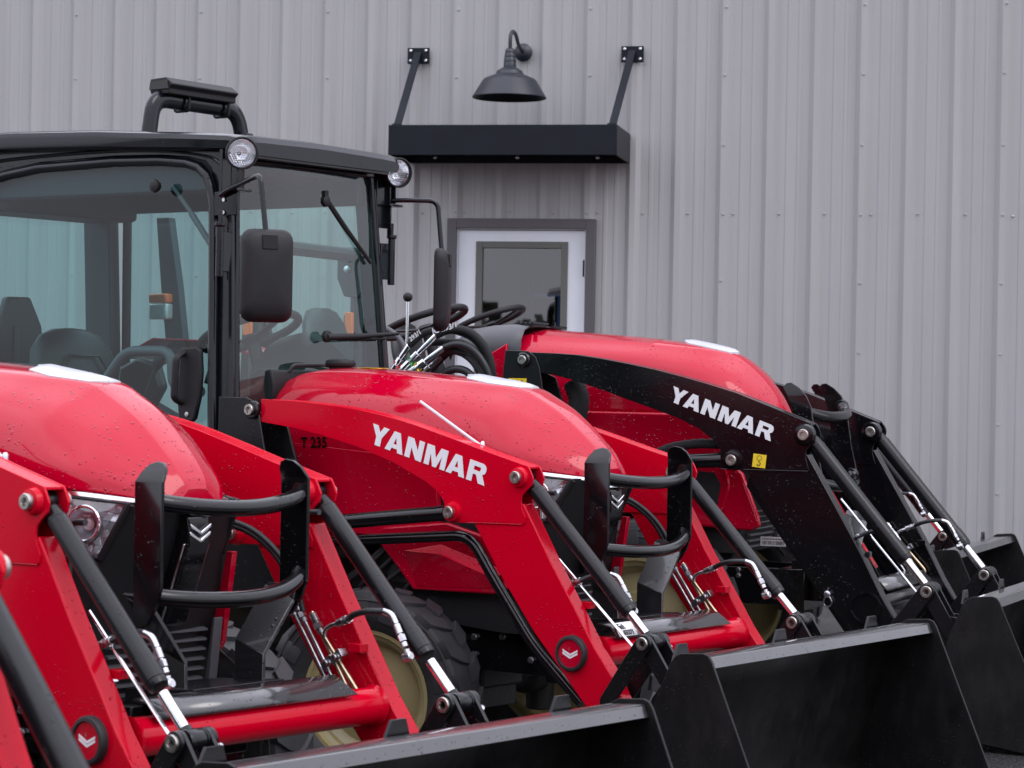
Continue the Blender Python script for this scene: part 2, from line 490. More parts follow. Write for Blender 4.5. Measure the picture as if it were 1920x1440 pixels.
GLYPH = {
 'Y': (0.94, [[(0,1),(.31,1),(.47,.68),(.63,1),(.94,1),(.62,.42),(.62,0),(.32,0),(.32,.42)]]),
 'A': (1.0, [[(0,0),(.30,0),(.35,.17),(.41,.38),(.50,.72),(.50,1),(.33,1)], [(1.0,0),(.67,1),(.50,1),(.50,.72),(.59,.38),(.65,.17),(.70,0)],
             [(.35,.17),(.65,.17),(.59,.38),(.41,.38)]]),
 'N': (0.92, [[(0,0),(0,1),(.32,1),(.64,.47),(.64,1),(.92,1),(.92,0),(.61,0),(.28,.55),(.28,0)]]),
 'M': (1.14, [[(0,0),(0,1),(.38,1),(.57,.45),(.76,1),(1.14,1),(1.14,0),(.87,0),(.87,.6),(.67,0),(.47,0),(.27,.6),(.27,0)]]),
 'R': (0.98, [[(0,0),(0,1),(.28,1),(.28,0)], [(.28,1),(.68,1),(.82,.95),(.90,.83),(.62,.78),(.28,.78)],
             [(.62,.78),(.90,.83),(.92,.70),(.88,.55),(.76,.46),(.60,.58),(.64,.68)],
             [(.28,.58),(.60,.58),(.76,.46),(.58,.38),(.28,.38)], [(.58,.38),(.76,.46),(.98,0),(.64,0),(.45,.38)]]),
}
def wordmark(h, length, u, v, z, ang, parent, flip=False):
    word = 'YANMAR'; kern = {0: -.05, 1: .10, 2: .15, 3: .06, 4: .11}
    x = 0; parts = []
    for i, ch in enumerate(word):
        w, polys = GLYPH[ch]
        for p in polys: parts.append([(x + a, b) for a, b in p])
        x += w + kern.get(i, 0)
    sx = length / x
    mb = MB()
    for p in parts:
        q = [(a * sx, b * h) for a, b in p]
        n = len(q)
        vs = [(a, b, 0) for a, b in q] + [(a, b, 0.0012) for a, b in q]
        fs = [tuple(range(n)), tuple(range(n, 2*n))[::-1]] + [(i, (i+1) % n, n+(i+1) % n, n+i) for i in range(n)]
        mb.add(vs, fs)
    o = ob('lettering', mb, 'white', parent)
    o.matrix_local = side_m(u, v, z, ang)
    return o

# ------------------------------------------------------------------ ground
g = MB(); g.add([(-250, -250, 0), (250, -250, 0), (250, 250, 0), (-250, 250, 0)], [(0, 1, 2, 3)])
tag(ob('ground', g, 'ground'), 'dark wet asphalt yard under the tractors', None, kind='structure')

# ------------------------------------------------------------------ the ribbed steel building
bld = empty('metal_building', (0, 16.4, 0), -R(11))
tag(bld, 'large building clad in light grey vertical ribbed steel siding behind the tractors', 'building')
RIB0, RIBP = -3.154, 0.3045
DX0, DX1, DZT, DZB = -0.43, 0.535, 2.50, 0.30     # rough opening of the door
WH = 6.2
def wall_strip(x0, x1):
    """profile breakpoints of one three-rib sheet"""
    pts = []
    c = x0
    while c < x1 - 0.01:
        pts += [(c, .034), (c + .019, .034), (c + .050, 0)]
        for k in (.118, .190):
            pts += [(c + k - .016, 0), (c + k - .010, .004), (c + k + .010, .004), (c + k + .016, 0)]
        pts += [(c + RIBP - .050, 0), (c + RIBP - .019, .034)]
        c += RIBP
    pts.append((x1, .034))
    return pts
panels = []
for j in range(-7, 14):
    x0 = RIB0 + RIBP * 3 * j; x1 = x0 + RIBP * 3
    mb = MB(); pts = wall_strip(x0, x1)
    # lap of the neighbouring sheet over the rib
    pts = [(x0 - .050, .0015), (x0 - .0195, .0355), (x0 + .0005, .0355)] + pts[1:]
    for a, b in zip(pts, pts[1:]):
        mid = (a[0] + b[0]) / 2
        spans = [(0, WH)]
        if DX0 < mid < DX1: spans = [(0, DZB), (DZT, WH)]
        for z0, z1 in spans:
            mb.add([(a[0], -a[1], z0), (b[0], -b[1], z0), (b[0], -b[1], z1), (a[0], -a[1], z1)], [(0, 1, 2, 3)])
    ob('wall_panel', mb, 'wall', bld, angle=20, recalc=False, weld=True)
# screws: stitch screws up each lap and a row of purlin screws
def screw(mb, x, y, z, r=.0065, m=0):
    mb.lathe((x, y, z), (0, -1, 0), [(0, r*1.5), (.002, r*1.5), (.0025, r), (.007, r * .9), (.0085, r*.5)], 8, m=m)
mb = MB()
random.seed(3)
for j in range(-7, 14):
    x0 = RIB0 + RIBP * 3 * j
    for z in (3.95, 3.495, 3.03, 2.572, 2.12, 1.665, 1.20, .75):
        if DX0 - .05 < x0 < DX1 + .05 and z < DZT: continue
        screw(mb, x0 + random.uniform(-.004, .004), -.035, z + random.uniform(-.006, .006))
for k in range(-20, 40):
    x = RIB0 + RIBP * k + .068
    for z in (4.1, 2.572):
        screw(mb, x + random.uniform(-.005, .005), -.001, z + random.uniform(-.008, .008), .0062, m=1 if random.random() < .35 else 0)
scr = ob('siding_screws', mb, ['wall', 'steel'], bld, kind='stuff')
# inside of the building, seen through the door pane
mb = MB(); mb.box(-9.5, 9.5, 0.05, 10, -.02, WH)
ob('building_core', mb, 'dark', bld) if False else None
mb = MB()
mb.add([(-1.6, .12, 0), (1.6, .12, 0), (1.6, .12, 3.2), (-1.6, .12, 3.2)], [(0, 1, 2, 3)])
# door
mb = MB()
FO, FI = (-.458, .561), (-.392, .497)
mb.box(FO[0], FI[0], -.058, .02, DZB, 2.531); mb.box(FI[1], FO[1], -.058, .02, DZB, 2.531); mb.box(FI[0], FI[1], -.058, .02, 2.465, 2.531)
ob('door_frame', mb, 'trim', bld, bevel=.003)
mb = MB()   # jamb in the depth of the opening
mb.box(FI[0], FI[0] + .008, -.03, .08, DZB, 2.465); mb.box(FI[1] - .008, FI[1], -.03, .08, DZB, 2.465)
mb.box(FI[0] + .008, FI[1] - .008, -.03, .08, 2.457, 2.465)
ob('door_jamb', mb, 'doorwhite', bld)
mb = MB()
GX0, GX1, GZ1, GZ0 = -.262, .372, 2.378, 1.40
mb.box(FI[0] + .010, GX0, -.012, .03, DZB, 2.452); mb.box(GX1, FI[1] - .010, -.012, .03, DZB, 2.452)
mb.box(GX0, GX1, -.012, .03, GZ1, 2.452); mb.box(GX0, GX1, -.012, .03, DZB, GZ0)
door = ob('door', mb, 'doorwhite', bld)
mb = MB(); w_ = .046
mb.box(GX0, GX0 + w_, -.024, .02, GZ0, GZ1); mb.box(GX1 - w_, GX1, -.024, .02, GZ0, GZ1)
mb.box(GX0 + w_, GX1 - w_, -.024, .02, GZ1 - w_, GZ1); mb.box(GX0 + w_, GX1 - w_, -.024, .02, GZ0, GZ0 + w_)
ob('glazing_bead', mb, 'glazebead', door, bevel=.004)
mb = MB(); mb.add([(GX0 + .03, .0, GZ0 + .03), (GX1 - .03, .0, GZ0 + .03), (GX1 - .03, .0, GZ1 - .03), (GX0 + .03, .0, GZ1 - .03)], [(0, 1, 2, 3)])
ob('window_pane', mb, 'doorglass', door, recalc=False)
for z in (2.20, 1.3):
    mb = MB(); mb.lathe((FI[1] - .012, -.018, z - .055), (0, 0, 1), [(0, .010), (.11, .010)], 10)
    ob('hinge', mb, 'canopy', door)
# room behind the pane: back wall, blue rack, window light
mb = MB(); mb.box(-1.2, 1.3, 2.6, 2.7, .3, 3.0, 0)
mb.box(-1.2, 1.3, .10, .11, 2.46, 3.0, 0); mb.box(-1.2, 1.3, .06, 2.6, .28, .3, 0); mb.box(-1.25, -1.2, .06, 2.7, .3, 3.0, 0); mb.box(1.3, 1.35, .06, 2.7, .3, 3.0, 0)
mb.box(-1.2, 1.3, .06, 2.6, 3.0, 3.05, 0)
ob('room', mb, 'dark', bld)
mb = MB()
mb.box(.05, .33, .5, .54, 2.02, 2.045, 0); mb.box(.215, .24, .5, .54, .9, 2.02, 0)
ob('rack_frame', mb, 'bluesteel', bld)
mb = MB()
mb.tube(catmull([(.03, .5, 2.45), (.0, .5, 2.2), (.04, .5, 1.9), (.02, .5, 1.5)]), .006, 6)
mb.tube(catmull([(.19, .5, 2.45), (.23, .5, 2.25), (.2, .5, 2.0), (.22, .5, 1.6)]), .006, 6)
mb.tube(catmull([(.12, .5, 2.45), (.14, .5, 2.3), (.11, .5, 2.1), (.12, .5, 1.9)]), .005, 6)
ob('hanging_cables', mb, 'hose', bld, kind='stuff')

# ---- canopy over the door
can = empty('door_canopy', tuple(bld.matrix_basis @ Vector((0, 0, 2.9))) if False else (0, 16.4, 0), -R(11))
tag(can, 'flat blue-black steel box canopy hung from two struts above the white door', 'canopy')
cx0, cx1, cz0, cz1, cd = -.735, .785, 2.905, 3.103, .64
mb = MB()
t = .012
mb.box(cx0, cx1, -cd, -cd + t, cz0, cz1)                   # fascia
mb.box(cx0, cx0 + t, -cd + t, -.04, cz0, cz1); mb.box(cx1 - t, cx1, -cd + t, -.04, cz0, cz1)
mb.box(cx0 + t, cx1 - t, -.052, -.034, cz0, cz1)           # back plate on the wall
mb.box(cx0 + t, cx1 - t, -cd + t, -.052, cz1 - .03, cz1 - .018)
ob('canopy_box', mb, 'canopy', can, bevel=.003)
for x in (-.55, .02, .57):
    mb = MB(); mb.lathe((x, -.053, 2.945), (0, -1, 0), [(0, .013), (.006, .013), (.010, .007)], 12)
    ob('bolt', mb, 'zinc', can)
for x, bx in ((-.683, -.69), (.790, .745)):
    mb = MB(); mb.box(x - .076, x + .076, -.046, -.033, 3.583, 3.692)
    pl = ob('wall_plate', mb, 'canopy', can, bevel=.003)
    for dx in (-.053, .053):
        for dz in (.034, -.034):
            mb = MB(); mb.lathe((x + dx, -.047, 3.638 + dz), (0, -1, 0), [(0, .0105), (.005, .0105), (.009, .006)], 10)
            ob('bolt', mb, 'zinc', pl)
    mb = MB(); p0 = Vector((x, -.055, 3.655)); p1 = Vector((bx, -cd + .05, cz1 - .01))
    d = (p1 - p0).normalized(); sx = Vector((1, 0, 0)) * .024; ny = d.cross(Vector((1, 0, 0))).normalized() * .010
    mb.add([p0 - sx - ny, p0 + sx - ny, p0 + sx + ny, p0 - sx + ny, p1 - sx - ny, p1 + sx - ny, p1 + sx + ny, p1 - sx + ny],
           [(0, 1, 2, 3), (4, 7, 6, 5), (0, 4, 5, 1), (1, 5, 6, 2), (2, 6, 7, 3), (3, 7, 4, 0)])
    ob('strut', mb, 'canopy', can, bevel=.002)
    mb = MB(); mb.box(bx - .03, bx + .03, -cd + .03, -cd + .075, cz1 - .03, cz1 + .012)
    ob('strut_bracket', mb, 'canopy', can, bevel=.003)

# ---- gooseneck lamp
lamp = empty('wall_lamp', (0, 16.4, 0), -R(11))
tag(lamp, 'blue-black gooseneck barn lamp mounted on the siding above the door canopy', 'lamp')
LX, LY, LZ = .044, -.50, 3.292
prof = [(0, .241), (.004, .245), (.011, .241), (.112, .180), (.124, .170), (.143, .122), (.153, .098), (.164, .090), (.178, .084), (.192, .062), (.202, .042), (.208, .040)]
mb = MB(); mb.lathe((LX, LY, LZ), (0, 0, 1), prof, 48, caps=False)
inn = [(t + .004, max(.01, r - .006)) for t, r in prof[1:]]
mb.lathe((LX, LY, LZ), (0, 0, 1), [(0, .243)] + inn, 48, caps=False)
ob('lamp_shade', mb, 'lampblack', lamp, angle=30, recalc=False)
mb = MB(); mb.lathe((LX, LY, LZ + .205), (0, 0, 1), [(0, .042), (.03, .041), (.034, .038), (.036, .041), (.062, .037), (.065, .034), (.067, .037), (.092, .033), (.095, .030), (.097, .033), (.115, .029), (.124, .016)], 24)
ob('lamp_socket', mb, 'lampblack', lamp, angle=50)
mb = MB()
neck = catmull([(LX, LY, LZ + .32), (LX, LY, LZ + .395), (LX + .003, LY + .03, LZ + .436), (LX + .006, LY + .09, LZ + .448), (LX + .006, LY + .17, LZ + .432), (LX, LY + .30, LZ + .385), (LX, -.05, 3.655)], 6)
mb.tube(neck, .0125, 12)
ob('gooseneck', mb, 'lampblack', lamp)
mb = MB(); mb.lathe((LX, -.034, 3.655), (0, -1, 0), [(0, .062), (.012, .062), (.02, .052), (.034, .035), (.04, .02)], 28)
wp = ob('wall_rose', mb, 'lampblack', lamp, angle=30)
for a in (30, 150, 210, 330, 90):
    mb = MB(); mb.lathe((LX + .048 * math.cos(R(a)), -.046, 3.655 + .048 * math.sin(R(a))), (0, -1, 0), [(0, .007), (.004, .007), (.006, .004)], 8)
    ob('bolt', mb, 'zinc', wp)
mb = MB(); mb.lathe((LX, LY, LZ + .05), (0, 0, 1), [(0, .01), (.02, .028), (.06, .03), (.1, .018), (.16, .016)], 16)
ob('light_bulb', mb, 'clearlens', lamp)

# ------------------------------------------------------------------ tractor parts (local frame: x forward, y to the far side, z up)
def bolt_part(name, u, v, z, sgn, r, mat, parent, hexr=None, h=.012):
    """socket-head pin end looking out along sgn*y"""
    mb = MB()
    mb.lathe((u, v, z), (0, sgn, 0), [(0, r * 1.0), (h, r), (h + .003, r * .9), (h + .003, r * .55), (h - .002, r * .45), (h - .006, r * .42)], 20)
    return ob(name, mb, mat, parent, angle=30)

def tread_wheel(root, u, v, z, Rt, W, rr, steer, side, lugs=18, parentname='front_wheel'):
    """tyre with rim and hub as children; side=-1 outer face towards -y"""
    mb = MB(); h = W / 2
    prof = [(-h * .62, rr * 1.02), (-h * .72, rr * 1.10), (-h * .94, rr * 1.22), (-h * 1.0, (rr + Rt) * .5), (-h * .96, Rt * .90), (-h * .88, Rt * .945), (-h * .5, Rt * .965), (0, Rt * .972),
            (h * .5, Rt * .965), (h * .88, Rt * .945), (h * .96, Rt * .90), (h * 1.0, (rr + Rt) * .5), (h * .94, rr * 1.22), (h * .72, rr * 1.10), (h * .62, rr * 1.02)]
    mb.lathe((0, 0, 0), (0, 1, 0), prof, 56, caps=False)
    for k in range(lugs):
        for sd_ in (-1, 1):
            a0 = 2 * PI * (k + (0.5 if sd_ > 0 else 0)) / lugs
            da = 2 * PI / lugs
            # (angle, y, r) rings: centre -> shoulder -> side
            st = [(.00, -.06, .0), (.10, .45, .0), (.34, .93, -.008), (.40, 1.03, -.055)]
            vs = []
            for (fa, fy, dr) in st:
                wdt = .40 if fy < .4 else .46
                for (ea, top) in ((0, 1), (wdt, 1), (wdt + .06, 0), (-.06, 0)):
                    a = a0 + da * (fa + ea)
                    r = (Rt + dr) if top else (Rt * .93 + dr * 1.3)
                    y = sd_ * h * fy * (1.0 if top else .985)
                    vs.append((math.cos(a) * r, y, math.sin(a) * r))
            fs = []
            for i in range(3):
                b = i * 4
                for j in range(4):
                    j2 = (j + 1) % 4
                    fs.append((b + j, b + j2, b + 4 + j2, b + 4 + j))
            fs += [(0, 1, 2, 3), (12, 15, 14, 13)]
            mb.add(vs, fs)
    # sidewall ribs
    for s in (-1, 1):
        for rx in (.62, .78):
            rad = rr + (Rt - rr) * rx
            ring = [(math.cos(2*PI*i/48) * rad, s * h * (1.0 if rx < .7 else .985), math.sin(2*PI*i/48) * rad) for i in range(49)]
            mb.tube(ring, .0035, 5, caps=False)
    w = ob(parentname, mb, 'rubber', root, angle=40, loc=(u, v, z), rot=(0, 0, steer))
    rb = MB(); s = side
    prof = [(s * h * .66, rr * 1.09), (s * h * .72, rr * 1.09), (s * h * .72, rr * 1.03), (s * h * .60, rr * 1.0), (s * h * .52, rr * .93), (s * h * .30, rr * .92), (s * h * .18, rr * .84),
            (s * h * .10, rr * .80), (s * h * .22, rr * .50), (s * h * .30, rr * .46), (s * h * .30, rr * .2)]
    rb.lathe((0, 0, 0), (0, 1, 0), prof, 48, caps=False)
    prof = [(-s * h * .66, rr * 1.09), (-s * h * .72, rr * 1.09), (-s * h * .72, rr * 1.02), (-s * h * .5, rr * .95), (-s * h * .3, rr * .92), (s * h * .0, rr * .9), (s * h * .08, rr * .80), (s * h * .2, rr * .5), (s*h*.2, rr*.2)]
    rb.lathe((0, 0, 0), (0, 1, 0), prof, 48, caps=False)
    ob('rim', rb, 'gold', w, angle=30)
    hb = MB(); hb.lathe((0, s * h * .28, 0), (0, s, 0), [(0, rr * .30), (h * .35, rr * .28), (h * .42, rr * .2), (h * .7, rr * .16), (h * .74, .01)], 20)
    hub = ob('hub', hb, 'cast', w, angle=30)
    nb = MB()
    for i in range(6):
        a = 2 * PI * i / 6
        nb.lathe((math.cos(a) * rr * .38, s * h * .29, math.sin(a) * rr * .38), (0, s, 0), [(0, .012), (.012, .012), (.014, .009)], 6)
    ob('wheel_nuts', nb, 'zinc', w, kind='stuff')
    return w

def offset_path(path, dv): return [(p[0], p[1] + dv, p[2]) for p in path]

def loader(root, P):
    rm, vo, vi = P['mat'], P['vo'], P['vi']
    vm = (vo + vi) / 2
    for s in (-1, 1):
        y = lambda v: v * s
        # upper boom: two sheets joined by a top and a bottom flange
        mb = MB()
        out = P['boom_top'] + P['gusset'] + P['boom_bot'][::-1]
        t = .007
        mb.prism(out, y(vo), y(vo + t)); mb.prism(out, y(vi), y(vi - t))
        top = P['boom_top']; n = len(top)
        strip = [(a[0], a[1] - .0015) for a in top] + [(a[0], a[1] - .0095) for a in top[::-1]]
        mb.prism(strip, y(vo + t), y(vi - t))
        bb = P['boom_bot'][:P['nbot']]
        strip = [(a[0], a[1] + .0095) for a in bb] + [(a[0], a[1] + .0015) for a in bb[::-1]]
        mb.prism(strip, y(vo + t), y(vi - t))
        arm = ob('loader_arm', mb, rm, root, bevel=.0018)
        # welded leg
        mb = MB()
        mb.prism(P['leg'], y(vo + .005), y(vi - .005))
        leg = ob('arm_leg', mb, rm, arm, bevel=.004)
        mb = MB()
        w0, w1 = P['weld']
        mb.tube([(w0[0], y(vo + .003), w0[1]), (w1[0], y(vo + .003), w1[1])], .0028, 6)
        ob('weld_bead', mb, rm, arm)
        # pin bosses
        for (u, z, rc, rp, m2) in P['pins']:
            for side_v, sg in ((vo, 1), (vi, -1)):
                mb = MB()
                yy = y(side_v); dr = -s * sg
                mb.lathe((u, yy - dr * .001, z), (0, dr, 0), [(0, rc * 1.04), (.006, rc * 1.0), (.018, rc * .88), (.020, rc * .6)], 28)
                b = ob('pin_boss', mb, m2, arm, angle=30)
                bolt_part('pivot_pin', u, yy + dr * .0185, z, dr, rp, 'steel', arm)
        # tilt cylinder
        p0 = Vector((P['cyl'][0][0], y(vm), P['cyl'][0][1])); p1 = Vector((P['cyl'][1][0], y(vm), P['cyl'][1][1]))
        d = (p1 - p0); L = d.length; d.normalize()
        r = P['cyl_r']; Lb = L * P['cyl_f']
        mb = MB()
        mb.lathe(p0 + d * .012, d, [(0, r * .55), (.012, r * .8), (.022, r * .92), (.05, r * .98), (.052, r * 1.03), (Lb - .085, r * 1.03), (Lb - .083, r * 1.1), (Lb - .022, r * 1.1), (Lb - .02, r * 1.04), (Lb - .012, r * 1.04), (Lb - .004, r * .95), (Lb - .002, r * .6)], 26)
        mb.lathe(p0 - Vector((0, .022, 0)), (0, 1, 0), [(0, r * .9), (.044, r * .9)], 20)
        cyl = ob('tilt_cylinder', mb, 'satin', root, angle=25)
        mb = MB(); rr = P['rod_r']
        mb.lathe(p0 + d * (Lb - .01), d, [(0, rr), (L - Lb - .012, rr)], 18)
        ob('piston_rod', mb, 'chrome', cyl)
        # clevis boss
        mb = MB(); mb.lathe(p1 - d * .035, d, [(0, rr * 1.15), (.018, rr * 1.25), (.04, rr * 1.5)], 16)
        bw = P['boss_w']
        mb.lathe((p1.x, p1.y - .024, p1.z), (0, 1, 0), [(0, P['boss_r'] * 1.02), (.003, P['boss_r'] * 1.08), (.045, P['boss_r'] * 1.08), (.048, P['boss_r'] * 1.02)], 24)
        ob('clevis', mb, 'satin', cyl, angle=30)
        mb = MB(); br = P['boss_r']
        for a, b in ((-bw, -.030), (.030, bw)):
            mb.lathe((p1.x, p1.y + a, p1.z), (0, 1, 0), [(0, br * .9), (.003, br), (b - a - .003, br), (b - a, br * .9)], 22)
        bs = ob('pivot_sleeve', mb, 'satin', root, angle=30)
        bolt_part('pivot_pin', p1.x, p1.y - bw * 1.0, p1.z, -1, br * .82, 'steel', bs, h=.006)
        mb = MB(); mb.lathe((p1.x + .01, p1.y + bw * .98, p1.z - .012), (.5, .8, -.4), [(0, .006), (.012, .006), (.014, .009), (.022, .009), (.026, .004)], 8)
        ob('grease_nipple', mb, 'zinc', bs)
        # links: two rocker plates to the arm, two to the bucket
        A0 = P['link_arm']; B0 = P['link_bucket']
        for (q, lname, offs) in ((A0, 'rocker_link', (-bw - .0, bw - .012)), (B0, 'bucket_link', (-.046, .034))):
            for of in offs:
                dx, dz = q[0] - p1.x, q[1] - p1.z; l = math.hypot(dx, dz); nx, nz_ = -dz / l, dx / l
                pts = []
                wa, wb = br * 1.08, br * .95
                for k in range(9):
                    a = math.atan2(nz_, nx) + PI * k / 8
                    pts.append((p1.x + wa * math.cos(a + 0) * 1.0, p1.z + wa * math.sin(a)))
                if ((pts[4][0] - p1.x) * dx + (pts[4][1] - p1.z) * dz) > 0:
                    pts = [(2 * p1.x - a, 2 * p1.z - b) for a, b in pts]
                pts2 = [(2 * p1.x - a, 2 * p1.z - b) for a, b in pts]
                pts2 = [(q[0] + (a - p1.x) * wb / wa, q[1] + (b - p1.z) * wb / wa) for a, b in pts2]
                mb = MB(); mb.prism(pts + pts2, p1.y + of, p1.y + of + .012)
                ob(lname, mb, 'satin', root, bevel=.002)
        # lift cylinder
        l0, l1 = P['lift']
        q0 = Vector((l0[0], y(vm), l0[1])); q1 = Vector((l1[0], y(vm), l1[1])); d2 = (q1 - q0).normalized(); L2 = (q1 - q0).length
        mb = MB(); r2 = P['lift_r']
        mb.lathe(q0, d2, [(0, r2 * .8), (.02, r2), (L2 - .075, r2), (L2 - .073, r2 * 1.06), (L2 - .045, r2 * 1.06), (L2 - .043, r2 * .7)], 24)
        mb.lathe(q1 - Vector((0, .02, 0)), (0, 1, 0), [(0, r2 * .9), (.04, r2 * .9)], 16)
        lc = ob('lift_cylinder', mb, 'black', root, angle=25)
        # mast plate with rear pivot
        for pts, va, vb in P['mast']:
            mb = MB(); mb.prism(pts, y(va), y(vb)); ms = ob('mast_plate', mb, 'satin' , root, bevel=.003)
        u, z = P['rear_pin']
        mb = MB(); mb.lathe((u, y(P['mast'][0][1]), z), (0, -s, 0), [(-.002, .033), (.010, .033), (.016, .028)], 24)
        ob('pin_boss', mb, 'black', ms, angle=30)
        bolt_part('pivot_pin', u, y(P['mast'][0][1]) - s * .0155, z, -s, .020, 'steel', ms, h=.010)
    # torque tube
    tu, tz = P['tube']; tr = P['tube_r']
    mb = MB()
    if P.get('open_tube'):
        v1 = -vo + .004
        mb.lathe((tu, -v1, tz), (0, 1, 0), [(.06, tr * .88), (0, tr * .88), (0, tr), (2 * v1, tr), (2 * v1, tr * .88), (2 * v1 - .06, tr * .88)], 36, caps=True)
    else:
        v1 = -vi - .004
        mb.lathe((tu, -v1, tz), (0, 1, 0), [(0, tr * 1.14), (.008, tr * 1.06), (.018, tr), (2 * v1 - .018, tr), (2 * v1 - .008, tr * 1.06), (2 * v1, tr * 1.14)], 36)
    ob('torque_tube', mb, rm, root, angle=30)
    # angle shelf over the tube
    mb = MB(); c = P['shelf']
    zt = tz + tr
    mb.add([(tu - .03, c[0], zt + .040), (tu + .018, c[0] + .006, zt + .033), (tu + .052, c[0] + .0, zt - .004),
            (tu - .03, c[1], zt + .040), (tu + .018, c[1] - .03, zt + .033), (tu + .052, c[1], zt - .004)], [(0, 1, 4, 3), (1, 2, 5, 4)])
    sh = ob('tube_cover', mb, 'black_wet', root, solid=.005, angle=20, recalc=False)

def brush_guard(root, P):
    mat = 'black'
    v0, t = P['gv'], .012
    for s in (-1, 1):
        pl_ = P['gplate']; zf = max(p[1] for p in pl_) - .050
        def bend(v, z): return v - max(0.0, z - zf) * P.get('fold', .62)
        low = [p for p in pl_ if p[1] <= zf]; 
        # split the outline at the fold so both leaves stay flat
        out = []
        n_ = len(pl_)
        for i in range(n_):
            a, b = pl_[i], pl_[(i + 1) % n_]
            out.append(a)
            if (a[1] - zf) * (b[1] - zf) < 0:
                f = (zf - a[1]) / (b[1] - a[1]); out.append((a[0] + f * (b[0] - a[0]), zf))
        top = [p for p in out if p[1] >= zf - 1e-6]; bot = [p for p in out if p[1] <= zf + 1e-6]
        mb = MB()
        for ring in (top, bot):
            n_ = len(ring)
            vs_ = [(u, s * bend(v0, z), z) for u, z in ring] + [(u, s * (bend(v0, z) + t), z) for u, z in ring]
            mb.add(vs_, [tuple(range(n_))[::-1], tuple(range(n_, 2*n_))] + [(i, (i+1) % n_, n_ + (i+1) % n_, n_ + i) for i in range(n_) if not (abs(ring[i][1] - zf) < 1e-5 and abs(ring[(i+1) % n_][1] - zf) < 1e-5)])
        g1 = ob('guard_plate', mb, mat, root, bevel=.002, weld=True)
        # bent strap to the front frame
        mb = MB()
        u0, u1 = P['strap_u']
        pts = P['strap']
        q = [(s * a, b) for a, b in pts]
        inner = [(s * (a - .0), b - .013) for a, b in pts]
        path = q + inner[::-1]
        for (a, b), (c, d) in zip(pts, pts[1:]):
            dx, dz = c - a, d - b; l = math.hypot(dx, dz); nx, nz_ = -dz / l * .011, dx / l * .011
            k_ = .30
            ka = 0 if (a, b) == pts[0] else k_; kc = 0 if (c, d) == pts[0] else k_
            um = (u0 + u1) / 2
            zz = lambda u, z, kk: z - kk * (u - um)
            mb.add([(u0, s * a, zz(u0, b, ka)), (u1, s * a, zz(u1, b, ka)), (u1, s * c, zz(u1, d, kc)), (u0, s * c, zz(u0, d, kc)),
                    (u0, s * (a + nx), zz(u0, b, ka) + nz_), (u1, s * (a + nx), zz(u1, b, ka) + nz_), (u1, s * (c + nx), zz(u1, d, kc) + nz_), (u0, s * (c + nx), zz(u0, d, kc) + nz_)],
                   [(0, 1, 2, 3), (4, 7, 6, 5), (0, 4, 5, 1), (1, 5, 6, 2), (2, 6, 7, 3), (3, 7, 4, 0)])
        ob('guard_strap', mb, 'black_wet' if P.get('wet', True) else 'black', root, bevel=.0015)
    for path, r in P['gpipes']:
        mb = MB(); mb.tube(catmull(path, 7), r, 16)
        ob('guard_pipe', mb, mat, root, angle=50)
        for e in (0, -1):
            mb = MB(); c = Vector(path[e]); sg = -1 if c.y < 0 else 1
            mb.lathe((c.x, c.y, c.z), (0, -sg, 0), [(0, r * 1.28), (.006, r * 1.22), (.012, r * 1.02)], 20)
            ob('weld_ring', mb, mat, root, angle=50)

def bucket(root, P):
    s0, w = 0, P['bw']
    ou, oz = P.get('boff', (0, 0))
    k = P.get('bs', 1.0)
    T = lambda p: (P['bpiv'][0] + (p[0] - .745) * k, P['bpiv'][1] + (p[1] - .62) * k)
    side = [T(p) for p in [(.752, .622), (.772, .632), (.850, .638), (.868, .632), (.880, .615), (1.13, .045), (1.09, .026), (.60, .10), (.583, .125), (.578, .16), (.69, .49), (.735, .60)]]
    sh = MB()
    prof = [T(p) for p in [(.742, .604), (.70, .50), (.600, .148), (.603, .122), (.620, .105), (1.13, .030)]]
    rows = [[(a, -w + .006, b) for a, b in prof], [(a, w - .006, b) for a, b in prof]]
    sh.grid(rows)
    b = ob('bucket_shell', sh, 'bucket_in', root, angle=25, solid=.006, recalc=False)
    for s in (-1, 1):
        mb = MB(); mb.prism(side, s * w, s * (w - .010)); ob('bucket_side', mb, 'bucket_in', root, bevel=.002)
    mb = MB()
    lip = [T(p) for p in [(.744, .617), (.852, .6255), (.858, .6235), (.872, .592), (.864, .590), (.851, .613), (.75, .6045)]]
    mb.prism(lip, -w + .011, w - .011)
    ob('bucket_lip', mb, 'black_wet', root, bevel=.002)
    for v in (-w + .07, w - .2, -.08):
        mb = MB(); z0_ = T((.72, .60))[1]; u0_ = T((.732, .6))[0]; q = [(v - .045, z0_), (v - .018, z0_ + .052), (v + .032, z0_ + .052), (v + .05, z0_)]
        mb.prism(q, u0_, u0_ - .010, axis='x'); ob('lift_hook', mb, 'satin', root, bevel=.001)
    for s in (-1, 1):      # hinge ears behind the bucket
        for v in (.40, .53):
            q = [T(p) for p in [(.69, .52), (.60, .53), (.545, .46), (.48, .30), (.50, .26), (.60, .18)]]
            mb = MB(); mb.prism(q, s * v, s * (v + .012)); ob('hinge_ear', mb, 'satin', root, bevel=.001)
    mb = MB(); q = [T(p) for p in [(1.03, .066), (1.16, .040), (1.165, .034), (1.03, .050)]]
    mb.prism(q, -w - .005, w + .005); ob('cutting_edge', mb, 'bucket_in', root)
    return b

